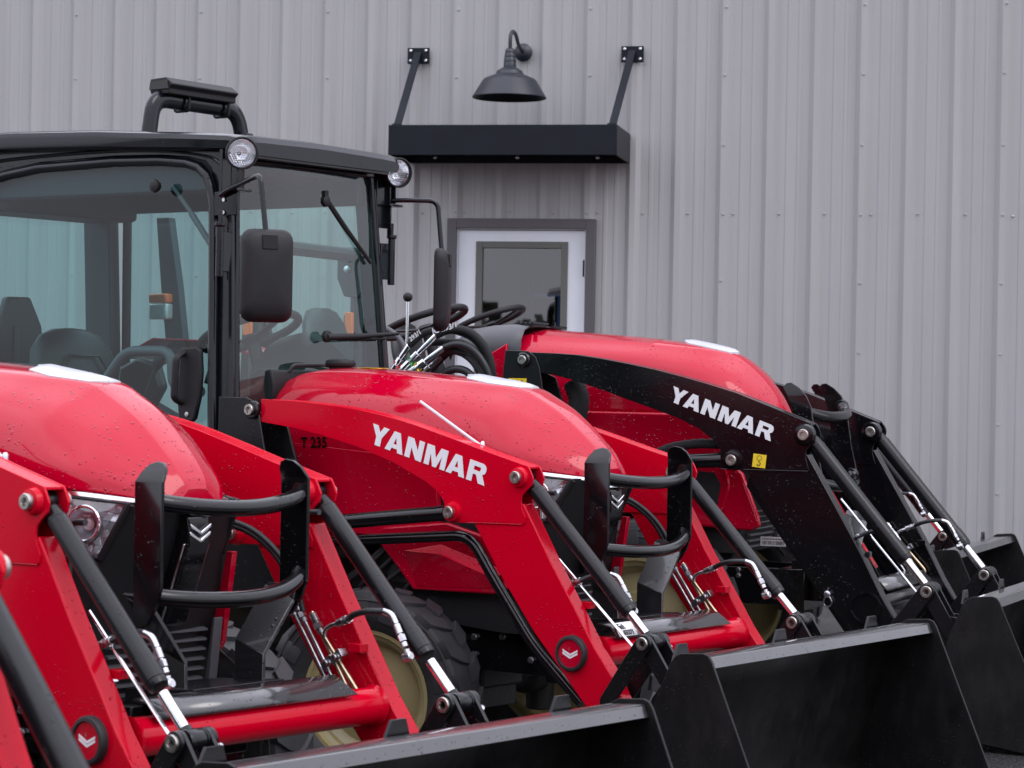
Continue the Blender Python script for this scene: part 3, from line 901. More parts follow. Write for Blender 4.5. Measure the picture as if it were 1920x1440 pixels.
def hydraulics(root, P, which=(-1, 1)):
    """steel lines, hoses and fittings on the inner faces of the arm legs"""
    du, dz = P['hyd']
    vi = P['vi']
    m = lambda pts, s, vv=None: [(a + du, s * (-(vi) + (0 if vv is None else 0) - .0) * 0 + s * v, b + dz) for a, v, b in pts]
    vb = -vi - .028
    def fitting(p, d, mat='zinc', parent=None, L=.05, r=.010):
        mb = MB()
        mb.lathe(p, d, [(0, r * .9), (.002, r * 1.15), (L * .42, r * 1.15), (L * .44, r * .8), (L * .5, r * .8), (L * .5, r * 1.25)], 12)
        mb.lathe(Vector(p) + Vector(d).normalized() * L * .5, d, [(0, r * 1.32), (L * .26, r * 1.32)], 6)
        mb.lathe(Vector(p) + Vector(d).normalized() * L * .77, d, [(0, r * .8), (L * .05, r * 1.1), (L * .23, r * 1.1)], 12)
        return ob('hose_fitting', mb, mat, parent or root, angle=30)
    for s in which:
        Q = lambda u, v, z: (u + du, s * v, z + dz)
        # four lines down the leg
        ends = [((-.03, .820), (.150, .575), 'zinc'), ((.000, .815), (.178, .573), 'zinc'), ((.055, .800), (.215, .575), 'yzinc'), ((.105, .735), (.238, .600), 'yzinc')]
        for i, (a, b, mt) in enumerate(ends):
            mb = MB()
            path = [Q(a[0], vb, a[1]), Q(b[0], vb, b[1])]
            if i == 3: path = fillet([Q(a[0], vb, a[1]), Q(.235, vb, .595), Q(.235, vb, .573), Q(.190, vb, .575)], .03, 5)
            mb.tube(path, .0062, 10)
            ln = ob('hydraulic_line', mb, mt, root)
            d = (Vector(Q(b[0], vb, b[1])) - Vector(Q(a[0], vb, a[1]))).normalized()
            if i < 3: fitting(Vector(Q(a[0], vb, a[1])) - d * .02 + d * .03 * i * .4, d, 'zinc', ln, .062, .0095)
        for (u, z) in ((.128, .672), (.160, .690)):
            mb = MB(); M4 = Matrix.Translation(Q(u, vb - .004, z)) @ Matrix.Rotation(R(52), 4, 'Y')
            mb.box(-.012, .012, -.014, .014, -.022, .022, M4=M4)
            mb.lathe(Q(u, vb - .02 , z), (0, -1, 0), [(0, .009), (.006, .009), (.008, .005)], 8)
            ob('line_clamp', mb, 'zinc', root, bevel=.001)
        mb = MB(); mb.box(Q(.195, 0, 0)[0], Q(.235, 0, 0)[0], min(s * (vb - .004), s * (vb + .03)), max(s * (vb - .004), s * (vb + .03)), .706 + dz, .728 + dz)
        ob('clamp_tab', mb, P['mat'], root, bevel=.001)
        # hose over to the tilt cylinder
        e0 = Q(.104, vb, .738)
        mb = MB(); mb.tube(catmull([Q(.104, vb, .735), Q(.106, vb, .755), Q(.122, vb + .002, .768), Q(.140, vb + .006, .775)], 5), .0065, 10)
        el = ob('hose_elbow', mb, 'zinc', root)
        hd = (Vector(Q(.182, vb + .010, .792)) - Vector(Q(.140, vb + .01, .775)))
        fitting(Q(.140, vb + .01, .775), hd, 'zinc', el, .05, .0095)
        mb = MB(); mb.tube(catmull([Q(.178, vb + .010, .790), Q(.215, vb - .004, .806), Q(.262, vb - .006, .818), Q(.305, vb + .012, .820)], 7), .0088, 12)
        ob('hydraulic_hose', mb, 'hose', root)
        mb = MB(); mb.tube(catmull([Q(.303, vb + .012, .820), Q(.330, vb + .012, .812), Q(.347, vb + .012, .790)], 5), .0092, 12)
        ob('hose_fitting', mb, 'zinc', root)
        a = Vector(Q(.347, vb + .012, .790)); b = Vector(Q(.385, vb + .012, .725))
        fitting(a, b - a, 'zinc', root, .066, .0082)
        mb = MB(); mb.lathe(Q(.384, vb + .012, .727), (.3, 0, -1), [(0, .009), (.02, .009)], 10); mb.lathe(Q(.39, vb + .012, .708), (1, 0, .3), [(-.012, .012), (.012, .012), (.014, .009)], 12)
        ob('hose_banjo', mb, 'zinc', root, angle=30)
        # twin hoses from behind the headlamp
        if P.get('head_hoses', True):
            for o in (0, .018):
                mb = MB()
                mb.tube(catmull([Q(-.30 , .30, 1.02 + o), Q(-.21, .34, 1.025 + o * .6), Q(-.135 + o * .4, .37, 1.000 + o * .5), Q(-.065 + o, .39, .945), Q(-.015 + o, .40, .87), Q(.0 + o * 1.2, vb, .80)], 7), .0085, 10)
                ob('hydraulic_hose', mb, 'hose', root)
            mb = MB(); mb.tube(catmull([Q(.075, vb, 1.07), Q(.03, vb, 1.065), Q(.018, vb, 1.04), Q(.017, vb, .97), Q(.018, vb, .90)], 5), .0085, 10)
            hh = ob('hydraulic_hose', mb, 'hose', root)
            mb = MB(); mb.lathe(Q(.018, vb, 1.035), (0, 0, -1), [(0, .011), (.05, .011), (.052, .009)], 10)
            ob('hose_fitting', mb, 'zinc', hh)
            mb = MB(); mb.lathe(Q(.017, vb, .93), (0, 0, -1), [(0, .011), (.04, .011)], 10)
            ob('hose_fitting', mb, 'zinc', hh)
    mb = MB(); a, b = P['rod1']; mb.tube([(a[0], -.40, a[1]), (b[0], -.43, b[1])], .0052, 8)
    ob('level_rod', mb, 'chrome', root)
    if P.get('rod2'):
        a, b = P['rod2']; mb = MB(); mb.tube([(a[0], -.42, a[1]), (b[0], -.42, b[1])], .0055, 8)
        ob('level_indicator', mb, 'whiteplastic', root)
        mb = MB(); mb.lathe((-.216, -.42, 1.205), (0, 0, 1), [(0, .008), (.02, .008), (.025, .004)], 8); ob('indicator_guide', mb, 'zinc', root)

def badge(root, u, v, z, r, plain_logo=False):
    mb = MB(); mb.lathe((u, v, z), (0, -1, 0), [(-.01, r), (.014, r), (.020, r * .93), (.021, r * .80), (.013, r * .76)], 40)
    b = ob('badge_ring', mb, 'rubber', root, angle=40)
    mb = MB(); mb.lathe((u, v - .012, z), (0, -1, 0), [(0, r * .765), (.003, r * .765)], 40)
    ob('badge_disc', mb, 'red', b, angle=30)
    mb = MB(); h = r * .5
    y0, y1 = v - .0145, v - .0160
    for (dz) in (.10, -.20):
        for sx in (-1, 1):
            q = [(u + sx * .02 * h, z + (dz - .36) * h), (u + sx * 1.0 * h, z + (dz + .14) * h * 1.0), (u + sx * .98 * h, z + (dz + .36) * h), (u + sx * .02 * h, z + (dz - .12) * h)]
            mb.prism(q, y0, y1)
    ob('badge_emblem', mb, 'white', b)

def hood_loft(root, ST, mats=('red',), name='hood', rear_cap=True):
    """ST: stations (u, [(v, z) half profile from the centre outwards])"""
    rows = []
    us = [s[0] for s in ST]
    # smooth along u with catmull interpolation of every profile point
    def interp(ST, n=8):
        out = []
        K = len(ST[0][1])
        tracks = []
        for k in range(K):
            tracks.append(catmull([(s[0] if len(s[1][k]) == 2 else s[1][k][2], s[1][k][0], s[1][k][1]) for s in ST], n))
        return tracks
    tr = interp(ST)
    K = len(tr); N = len(tr[0])
    for i in range(N):
        half = [(tr[k][i][0], tr[k][i][1], tr[k][i][2]) for k in range(K)]
        row = [(u, v, z) for u, v, z in half[::-1]] + [(u, -v, z) for u, v, z in half[1:]]
        rows.append([(u, v, z) for u, v, z in row])
    mb = MB(); mb.grid(rows)
    o = ob(name, mb, mats[0], root, angle=26, weld=True, recalc=True)
    sm = o.modifiers.new('thickness', 'SOLIDIFY'); sm.thickness = .004; sm.offset = -1
    return o, rows

def lamp_cluster(root, s, pts_lens, cen, r, aim):
    """headlamp: dark tray, chrome bowl, clear cover"""
    pass

PB = dict(
    mat='red_arm', vo=-.505, vi=-.437,
    boom_top=[(-1.125, 1.352), (-.976, 1.349), (-.880, 1.343), (-.780, 1.335), (-.683, 1.325), (-.586, 1.310), (-.508, 1.295), (-.432, 1.278), (-.281, 1.239), (-.135, 1.199), (.031, 1.157)],
    gusset=[(.042, 1.140), (.052, 1.118), (.046, 1.095), (.026, 1.078), (.010, 1.062), (.006, 1.045), (.010, 1.020), (.024, .992), (.020, .970)],
    boom_bot=[(-1.125, 1.272), (-.973, 1.254), (-.842, 1.232), (-.682, 1.197), (-.522, 1.148), (-.382, 1.088), (-.337, 1.060), (-.314, 1.034), (-.302, 1.008), (-.290, .980), (-.268, .965)],
    nbot=9,
    leg=[(.012, 1.035), (.036, .997), (.128, .848), (.235, .690), (.299, .592), (.372, .500), (.430, .40), (.445, .34), (.415, .30), (.37, .30), (.297, .372), (.165, .515), (.064, .621), (-.083, .808), (-.195, .975), (-.20, 1.03)],
    weld=((-.262, .963), (.012, .968)),
    pins=[(0, 1.12, .034, .0205, 'red_arm'), (-.269, .995, .034, .0205, 'red_arm')],
    cyl=((0, 1.12), (.498, .622)), cyl_r=.0255, cyl_f=.815, rod_r=.0145, boss_w=.058, boss_r=.026,
    link_arm=(.365, .43), link_bucket=(.605, .475),
    lift=((-1.02, .91), (-.275, .994)), lift_r=.026,
    rear_pin=(-1.154, 1.314),
    mast=[([(-1.215, 1.357), (-1.194, 1.359), (-1.160, 1.345), (-1.128, 1.300), (-1.105, 1.20), (-1.06, 1.02), (-.98, .62), (-1.30, .62), (-1.32, 1.1), (-1.32, 1.357)], -.513, -.503),
          ([(-1.30, 1.34), (-1.07, 1.262), (-1.02, 1.136), (-.95, .90), (-.93, .62), (-1.28, .62)], -.432, -.420)],
    tube=(.262, .568), tube_r=.049, shelf=(-.385, .315),
    gv=.25, gplate=[(.086, .83), (.085, 1.165), (.092, 1.190), (.108, 1.210), (.130, 1.217), (.155, 1.213), (.172, 1.198), (.181, 1.17), (.182, .905), (.165, .86), (.135, .815), (.100, .80)],
    strap=[(.252, .890), (.240, .868), (.132, .732), (.128, .50)], strap_u=(.045, .148),
    gpipes=[([(.128, -.248, 1.122), (.155, -.20, 1.112), (.185, -.10, 1.102), (.195, .03, 1.098), (.188, .14, 1.106), (.168, .22, 1.120), (.148, .262, 1.134)], .0215),
            ([(.128, -.248, .888), (.155, -.20, .880), (.185, -.10, .872), (.195, .03, .869), (.188, .14, .878), (.168, .22, .898), (.148, .262, .922)], .0215)],
    bw=.745, bpiv=(.745, .62), hyd=(0, 0), rod1=((.085, .855), (.440, .560)), rod2=((-.482, 1.356), (-.225, 1.215)),
)
PC = dict(
    mat='black', vo=-.555, vi=-.475,
    boom_top=[(-1.255, 1.559), (-1.15, 1.557), (-1.041, 1.551), (-.92, 1.536), (-.792, 1.515), (-.67, 1.492), (-.548, 1.464), (-.43, 1.434), (-.307, 1.400), (-.149, 1.343), (.024, 1.278)],
    gusset=[(.040, 1.255), (.048, 1.228), (.042, 1.200), (.022, 1.180), (.008, 1.165), (.003, 1.145), (.010, 1.115), (.020, 1.080)],
    boom_bot=[(-1.255, 1.476), (-1.15, 1.462), (-1.057, 1.442), (-.906, 1.398), (-.789, 1.359), (-.666, 1.320), (-.560, 1.285), (-.471, 1.245), (-.406, 1.200), (-.372, 1.160), (-.368, 1.078)],
    nbot=10,
    leg=[(.004, 1.15), (.012, 1.145), (.137, .935), (.245, .752), (.338, .575), (.401, .472), (.445, .38), (.43, .32), (.38, .30), (.31, .30), (.205, .42), (.050, .60), (-.085, .80), (-.265, 1.085), (-.27, 1.15)],
    weld=((-.366, 1.076), (.015, 1.078)),
    pins=[(0, 1.230, .046, .0235, 'black'), (-.314, 1.115, .044, .0235, 'black')],
    cyl=((0, 1.230), (.532, .604)), cyl_r=.0315, cyl_f=.80, rod_r=.0185, boss_w=.066, boss_r=.030,
    link_arm=(.37, .40), link_bucket=(.63, .44),
    lift=((-1.15, 1.06), (-.32, 1.116)), lift_r=.031,
    rear_pin=(-1.281, 1.525),
    mast=[([(-1.372, 1.568), (-1.262, 1.564), (-1.225, 1.54), (-1.205, 1.49), (-1.19, 1.40), (-1.06, .70), (-1.45, .70), (-1.40, 1.2), (-1.388, 1.40)], -.566, -.556),
          ([(-1.38, 1.54), (-1.17, 1.45), (-1.10, 1.25), (-1.0, .9), (-1.0, .6), (-1.4, .6)], -.470, -.458)],
    tube=(.272, .522), tube_r=.066, shelf=(-.40, .34), open_tube=True,
    gv=.262, gplate=[(-.190, 1.425), (-.176, 1.444), (-.155, 1.447), (-.118, 1.425), (-.085, 1.392), (-.062, 1.345), (-.036, 1.183), (.005, 1.00), (.035, .86), (-.05, .84), (-.085, 1.0), (-.125, 1.2), (-.150, 1.34), (-.165, 1.385)],
    strap=[(.262, .88), (.24, .85), (.135, .72), (.13, .50)], strap_u=(-.05, .05),
    gpipes=[([(-.105, -.26, 1.325), (-.075, -.20, 1.312), (-.045, -.08, 1.300), (-.035, .06, 1.300), (-.040, .18, 1.305), (-.055, .235, 1.318), (-.080, .262, 1.345)], .025),
            ([(-.045, -.26, 1.02), (-.01, -.20, 1.01), (.015, -.08, 1.0), (.02, .06, 1.0), (.01, .18, 1.006), (-.01, .235, 1.02), (-.03, .262, 1.04)], .025)],
    fold=.12, bw=.80, bpiv=(.745, .600), bs=1.02, hyd=(.03, .02), rod1=((.115, .96), (.455, .585)), rod2=None, head_hoses=False,
)

def prof_pts(zc, cr_, p1, p2, b):
    top = [(0, zc), (cr_[0] * .5, zc - (zc - cr_[1]) * .22), (cr_[0] * .94, zc - (zc - cr_[1]) * .72), cr_]
    side = catmull([(cr_[0], cr_[1], 0), (p1[0], p1[1], 0), (p2[0], p2[1], 0), (b[0], b[1], 0)], 7)[1:]
    return top + [(p.x, p.y) for p in side]

def add_hood(root, stations, strip_from, side_v):
    ST = [(s[0], prof_pts(*s[1:])) for s in stations]
    h, rows = hood_loft(root, ST)
    # bright strip along the lower front edge
    mb = MB()
    for sgn in (1, -1):
        edge = [r[0] if sgn < 0 else r[-1] for r in rows]
        edge = [e for e in edge if e[0] >= strip_from]
        a = [(e[0] + .004, e[1] + .004 * (1 if e[1] > 0 else -1), e[2] - .001) for e in edge]
        b = [(e[0] + .008, e[1] + .005 * (1 if e[1] > 0 else -1), e[2] - .011) for e in edge]
        c = [(e[0] - .004, e[1] - .006 * (1 if e[1] > 0 else -1), e[2] - .012) for e in edge]
        mb.grid([a, b, c])
    ob('hood_trim', mb, 'chrome', h, recalc=True)
    nose = MB(); nose.add(rows[-1], [tuple(range(len(rows[-1])))]); ob('hood_nose', nose, 'red', h)
    return h, rows

def emblem(parent, pts, t=.006):
    """white diamond at the front of the bonnet; pts: rear tip, left, front tip"""
    mb = MB(); ring = pts
    c = Vector((sum(p[0] for p in ring) / len(ring), 0, sum(p[2] for p in ring) / len(ring) + t * 1.4))
    n = len(ring)
    t += .004
    us = sorted(set(round(p[0], 4) for p in ring)); left = [p for p in ring if p[1] <= 0]; right = [p for p in ring if p[1] >= 0]
    left.sort(); right.sort()
    zc = lambda u: next((a[2] + (b[2] - a[2]) * (u - a[0]) / (b[0] - a[0]) for a, b in zip(left, left[1:]) if a[0] <= u <= b[0]), left[-1][2])
    rows_ = []
    N_ = 16; u0_, u1_ = left[0][0], left[-1][0]
    for i in range(N_ + 1):
        u = u0_ + (u1_ - u0_) * i / N_
        w = next((abs(a[1]) + (abs(b[1]) - abs(a[1])) * (u - a[0]) / (b[0] - a[0]) for a, b in zip(left, left[1:]) if a[0] <= u <= b[0]), 0) + .0005
        crown = zc(u) + (.012 if .04 < (i / N_) < .98 else .004) * min(1, w / .08)
        rows_.append([(u, -w, zc(u) - .012), (u, -w, zc(u) + t * .6), (u, -w * .5, (zc(u) + crown) / 2 + t * .9), (u, 0, crown + t), (u, w * .5, (zc(u) + crown) / 2 + t * .9), (u, w, zc(u) + t * .6), (u, w, zc(u) - .012)])
    mb.grid(rows_); ob('hood_emblem', mb, 'whiteplastic', parent, angle=35)
    return
    vs = []; fs = []
    mb.add(vs, fs); ob('hood_emblem', mb, 'whiteplastic', parent, angle=25)

def headlamp(root, s, TL, TR, BR, BL, cen, r, ledge=None):
    Y = lambda p: Vector((p[0], s * p[1], p[2]))
    TL, TR, BR, BL = Y(TL), Y(TR), Y(BR), Y(BL)
    nrm = ((TR - TL).cross(BL - TL)).normalized() * (1 if s < 0 else -1)
    if nrm.x < 0: nrm = -nrm
    def pt(a, b, off): 
        p = TL * (1-a) * (1-b) + TR * a * (1-b) + BR * a * b + BL * (1-a) * b
        return p + nrm * (off * 16 * a * (1-a) * b * (1-b))
    n = 8
    mb = MB(); mb.grid([[pt(i/n, j/n, .022) for i in range(n+1)] for j in range(n+1)])
    tray = MB()
    back = lambda p: p - nrm * .055 + (p - (TL + TR + BR + BL) / 4) * -.25
    rim = [TL, TR, BR, BL]; bk = [back(p) for p in rim]
    tray.add(rim + bk, [(0, 1, 5, 4), (1, 2, 6, 5), (2, 3, 7, 6), (3, 0, 4, 7), (4, 5, 6, 7)])
    h = ob('headlamp', tray, 'tray', root, recalc=True)
    if ledge:
        L0, L1 = Y(ledge[0]), Y(ledge[1]); mb.add([L0, L1, TR, TL], [(0, 1, 2, 3)])
    ob('lamp_lens', mb, 'lens', h, recalc=False)
    bz = MB(); loop = [TL, TR, BR, BL, TL]
    bz.tube(loop, .0055, 8); bz.tube([TR + nrm * -.004, BR + nrm * -.004], .012, 8); ob('lamp_bezel', bz, 'plastic', h)
    c = Y(cen)
    bw = MB()
    bw.lathe(c - nrm * .04, nrm, [(0, .012), (.006, r * .55), (.018, r * .8), (.040, r), (.042, r * 1.08), (.034, r * 1.14)], 28, caps=False)
    ob('lamp_reflector', bw, 'tray', h, recalc=False)
    rg = MB(); sdv = (TR - TL).normalized(); upv = sdv.cross(nrm); rg.tube([c + nrm * .004 + (sdv * math.cos(2*PI*i/28) + upv * math.sin(2*PI*i/28)) * r for i in range(29)], .0045, 8, caps=False); ob('lamp_ring', rg, 'chrome', h)
    bb = MB(); bb.lathe(c - nrm * .030, nrm, [(0, .010), (.008, .016), (.014, .012), (.017, .003)], 14)
    ob('lamp_bulb', bb, 'clearlens', h)
    fb = MB()
    random.seed(11)
    NX, NY = 9, 6
    off = [[random.uniform(-.010, .012) for i in range(NX + 1)] for j in range(NY + 1)]
    for j in range(NY):
        for i in range(NX):
            q = []
            for (ii, jj) in ((i, j), (i + 1, j), (i + 1, j + 1), (i, j + 1)):
                a_, b_ = ii / NX * .92 + .04, jj / NY * .92 + .04
                q.append(pt(a_, b_, 0) - nrm * (.026 + off[jj][ii]))
            m_ = sum(q, Vector()) / 4
            if (m_ - c).length < r * .95: continue
            q = [m_ + (p - m_) * .94 for p in q]
            fb.add(q + [m_ + nrm * random.uniform(-.008, .010)], [(0, 1, 4), (1, 2, 4), (2, 3, 4), (3, 0, 4)])
    ob('reflector_facets', fb, 'facet', h, recalc=False, kind='stuff')

def front_end(root, g, dims):
    """black grille, centre bar, louvres, red uprights"""
    W = dims['w']; du, dz = dims['d']
    S = lambda u, v, z: (u + du, v, z + dz)
    mb = MB()
    half = [[(.02, 0), (-.0, .09), (-.19, .235)], ]
    rows = [[S(-.016, -.185, 1.108), S(.012, -.08, 1.108), S(.024, 0, 1.108), S(.012, .08, 1.108), S(-.016, .185, 1.108)],
            [S(-.060, -.200, 1.0), S(-.02, -.09, 1.0), S(-.005, 0, 1.0), S(-.02, .09, 1.0), S(-.060, .200, 1.0)],
            [S(-.088, -.212, .955), S(-.04, -.1, .95), S(-.025, 0, .95), S(-.04, .1, .95), S(-.088, .212, .955)],
            [S(-.125, -.232 * W, .78), S(-.10, -.1, .78), S(-.09, 0, .78), S(-.10, .1, .78), S(-.125, .232 * W, .78)],
            [S(-.145, -.232 * W, .58), S(-.135, -.1, .58), S(-.135, 0, .58), S(-.135, .1, .58), S(-.145, .232 * W, .58)]]
    mb.grid(rows)
    for s in (-1, 1):
        mb.grid([[S(-.088, s * .212, .955), S(-.18, s * .258, .985), S(-.25, s * .264, 1.12), S(-.52, s * .275, 1.14)], [S(-.10, s * .218 * W, .90), S(-.17, s * .255, .90), S(-.25, s * .262, .90), S(-.52, s * .27, .90)], [S(-.145, s * .232 * W, .58), S(-.2, s * .25, .58), S(-.25, s * .25, .58), S(-.52, s * .25, .60)]])
    gr = ob('grille_panel', mb, 'plastic', root, angle=25)
    mb = MB(); mb.prism([S(.012, 0, 1.078)[::2], S(.040, 0, 1.068)[::2], S(.046, 0, 1.0)[::2], S(-.035, 0, .79)[::2], S(-.08, 0, .775)[::2], S(-.06, 0, .9)[::2], S(.0, 0, 1.04)[::2]], -.036, .036)
    cb = ob('grille_bar', mb, 'chrome' if False else 'black', gr, bevel=.004)
    mb = MB(); 
    for dz_ in (0, -.020):
        for sx in (-1, 1):
            q = [S(.052 + dz_ * .1, 0, 1.052 + dz_ - .020), S(.050 + dz_ * .1, sx * .036, 1.052 + dz_), S(.050 + dz_ * .1, sx * .036, 1.052 + dz_ - .010), S(.052 + dz_ * .1, 0, 1.052 + dz_ - .030)]
            q2 = [(a - .008, b, c) for a, b, c in q]
            mb.add(q + q2, [(0, 1, 2, 3), (4, 7, 6, 5), (0, 4, 5, 1), (1, 5, 6, 2), (2, 6, 7, 3), (3, 7, 4, 0)])
    mb.prism([S(.020, 0, 1.085)[::2], S(.040, 0, 1.083)[::2], S(.044, 0, 1.076)[::2], S(.020, 0, 1.074)[::2]], -.044, .044)
    for s in (-1, 1): mb.prism([S(.030, 0, 1.0)[::2], S(.036, 0, 1.0)[::2], S(-.045, 0, .79)[::2], S(-.055, 0, .79)[::2]], s * .036, s * .046)
    ob('grille_emblem', mb, 'chrome', gr, bevel=.002)
    for k in range(7):
        z = .765 - k * .026
        mb = MB(); u = -.112 - k * .003
        mb.prism([S(u, 0, z)[::2], S(u + .016, 0, z - .004)[::2], S(u + .016, 0, z - .009)[::2], S(u, 0, z - .012)[::2]], -.17, .17)
        ob('grille_louvre', mb, 'plasticgrey', gr)
    for s in (-1, 1):
        if s < 0: continue
        mb = MB(); mb.prism([S(-.075, 0, .965)[::2], S(-.052, 0, .965)[::2], S(-.088, 0, .72)[::2], S(-.11, 0, .695)[::2], S(-.135, 0, .715)[::2]], s * .213, s * .231)
        ob('grille_upright', mb, 'red', gr, bevel=.002)
        mb = MB(); mb.prism([S(-.085, 0, .79)[::2], S(-.075, 0, .79)[::2], S(-.095, 0, .62)[::2], S(-.11, 0, .62)[::2]], s * .175, s * .205)
        ob('grille_column', mb, 'plasticgrey', gr, bevel=.002)

def chassis(root, du=0.0, dz=0.0, wu=-.555, wz=.37, wr=.362, ww=.22, wv=.545, rrim=.207, steer=R(15), rear_u=-2.24, rear_r=.56):
    mb = MB()
    for s in (-1, 1): mb.box(-1.6 + du, -.02 + du, min(s*.17, s*.195), max(s*.17, s*.195), .44 + dz, .60 + dz)
    mb.box(-.10 + du, .02 + du, -.2, .2, .42 + dz, .60 + dz)
    mb.box(.02 + du, .10 + du, -.13, .13, .46 + dz, .60 + dz)
    mb.box(-1.35 + du, -.98 + du, -.50, .50, .50 + dz, .64 + dz)
    fr = ob('front_frame', mb, 'black', root, bevel=.004, kind=None)
    mb = MB(); mb.prism([(.10 + du, .60 + dz), (.20 + du, .64 + dz), (.20 + du, .655 + dz), (-.05 + du, .635 + dz), (-.05 + du, .60 + dz)], -.16, .16)
    ob('bumper_shelf', mb, 'satin', fr, bevel=.002)
    mb = MB(); mb.box(-1.25 + du, -.32 + du, -.155, .155, .60 + dz, .98 + dz); mb.box(-1.15 + du, -.42 + du, -.12, .12, .36 + dz, .44 + dz)
    en = ob('engine_block', mb, 'cast', root, bevel=.01)
    mb = MB()
    random.seed(5)
    for k in range(16):
        u = random.uniform(-1.1, -.45) + du; z = random.uniform(.50, .84) + dz
        sz = random.uniform(.02, .06)
        mb.box(u - sz, u + sz, -.155 - random.uniform(.02, .10), -.15, z - sz * .6, z + sz * .6)
    for k in range(5):
        u = random.uniform(-1.0, -.5) + du
        mb.tube(catmull([(u, -.2, .60 + dz), (u + .06, -.27, .70 + dz), (u + .16, -.26, .78 + dz), (u + .22, -.2, .86 + dz)]), .010, 8)
    ob('engine_fittings', mb, 'cast', en, kind='stuff', bevel=.003)
    mb = MB()
    mb.lathe((-.72 + du, -.17, .56 + dz), (0, -1, 0), [(0, .045), (.10, .045), (.105, .03)], 20)
    ob('oil_filter', mb, 'black', en)
    mb = MB()
    for (u, v, z) in [(-.40, -.197, .55), (-.40, -.197, .49), (-.28, -.197, .585), (-.28, -.197, .56), (-.16, -.197, .55), (-.16, -.197, .49), (-.62, -.197, .57), (-.86, -.197, .55)]:
        mb.lathe((u + du, v, z + dz), (0, -1, 0), [(0, .013), (.004, .013), (.0045, .010), (.012, .010), (.0125, .005)], 6)
    ob('frame_bolts', mb, 'zinc', fr, kind='stuff')
    # axle
    mb = MB()
    mb.lathe((wu, -wv + .14, wz), (0, 1, 0), [(0, .055), (.02, .075), (.10, .075), (.13, .05), (.42, .07), (.60, .05), (2 * wv - .41, .05), (2 * wv - .38, .075), (2 * wv - .30, .075), (2 * wv - .28, .055)], 24)
    mb.box(wu - .12, wu + .12, -.10, .10, wz - .08, wz + .09)
    mb.lathe((wu + .10, -.34, wz + .03), (0, 1, 0), [(0, .026), (.68, .026)], 16)
    for s in (-1, 1): mb.lathe((wu, s * (wv - .13), wz - .14), (0, 0, 1), [(0, .05), (.26, .06), (.28, .03)], 18)
    ax = ob('front_axle', mb, 'cast', root, bevel=.004, angle=35)
    mb = MB(); mb.lathe((wu + .10, -.44, wz + .03), (0, 1, 0), [(0, .010), (.88, .010)], 12)
    ob('steering_rod', mb, 'chrome', ax)
    for s in (-1, 1):
        mb = MB(); mb.tube(catmull([(wu + .16, s * .12, wz + .13), (wu + .12, s * .22, wz + .18), (wu + .10, s * .32, wz + .12), (wu + .10, s * .34, wz + .06)]), .008, 8)
        ob('hydraulic_hose', mb, 'hose', ax)
        mb = MB(); mb.lathe((wu + .10, s * .34, wz + .10), (0, 0, -1), [(0, .011), (.03, .011)], 8); ob('hose_fitting', mb, 'zinc', ax)
    for s in (-1, 1):
        tread_wheel(root, wu, s * wv, wz, wr, ww, rrim, steer, s)
    # rear half
    mb = MB(); mb.box(-2.55 + du, -1.15 + du, -.20, .20, .38, .80); mb.lathe((rear_u, -.55, rear_r), (0, 1, 0), [(0, .09), (1.1, .09)], 20)
    ob('transmission_case', mb, 'cast', root, bevel=.02)
    for s in (-1, 1):
        tread_wheel(root, rear_u, s * .58, rear_r, rear_r, .30, .27, 0, s, lugs=16, parentname='rear_wheel')

def open_station(root, du=0, dz=0, fender='red', rops=False):
    """dash cowl, steering wheel, seat, fenders, roll bar of a tractor without a cab"""
    mb = MB()
    for s in (-1, 1):
        pts = [(-1.62 + du, .85), (-1.66 + du, 1.02), (-1.82 + du, 1.20), (-2.10 + du, 1.27), (-2.45 + du, 1.25), (-2.68 + du, 1.12)]
        sec = [[(a, s * .34, b) for a, b in pts], [(a, s * .36, b + .015) for a, b in pts], [(a, s * .70, b + .0) for a, b in pts], [(a, s * .72, b - .03) for a, b in pts]]
        mb2 = MB(); mb2.grid(sec)
        mb2.grid([[(a, s * .34, b) for a, b in pts], [(a, s * .34, .80) for a, b in pts]])
        ob('fender', mb2, fender, root, solid=.006, angle=30)
    mb = MB(); mb.box(-2.1 + du, -1.35 + du, -.34, .34, .78, .80); ob('floor_plate', mb, 'plastic', root)
    mb = MB(); rows = []
    for z, w, d in ((0, .17, .16), (.06, .22, .20), (.12, .22, .19)): rows.append([(-2.12 + du - d * math.cos(a), w * math.sin(a), 1.12 + dz + z) for a in [i * 2*PI/24 for i in range(24)]])
    mb.grid(rows, close=True); mb.f.append(tuple(len(mb.v) - 24 + i for i in range(24))); mb.m.append(0)
    seat = ob('seat', mb, 'seat', root, bevel=.01, angle=50)
    mb = MB(); rows = []
    for k, (z, w) in enumerate([(0, .16), (.08, .21), (.20, .22), (.30, .20), (.36, .14), (.375, .05)]):
        u = -2.32 + du - z * .22
        rows.append([(u + .05 * math.cos(a) * (1 if k < 4 else .7), w * math.sin(a), 1.22 + dz + z) for a in [i * 2*PI/20 for i in range(20)]])
    mb.grid(rows, close=True); ob('backrest', mb, 'seat', seat, angle=60)
    if rops:
        mb = MB(); path = fillet([(-2.62 + du, -.50, .85), (-2.62 + du, -.50, 2.25), (-2.62 + du, .50, 2.25), (-2.62 + du, .50, .85)], .15, 7)
        mb.tube(path, .038, 12); ob('roll_bar', mb, 'cabblack', root)
    return seat

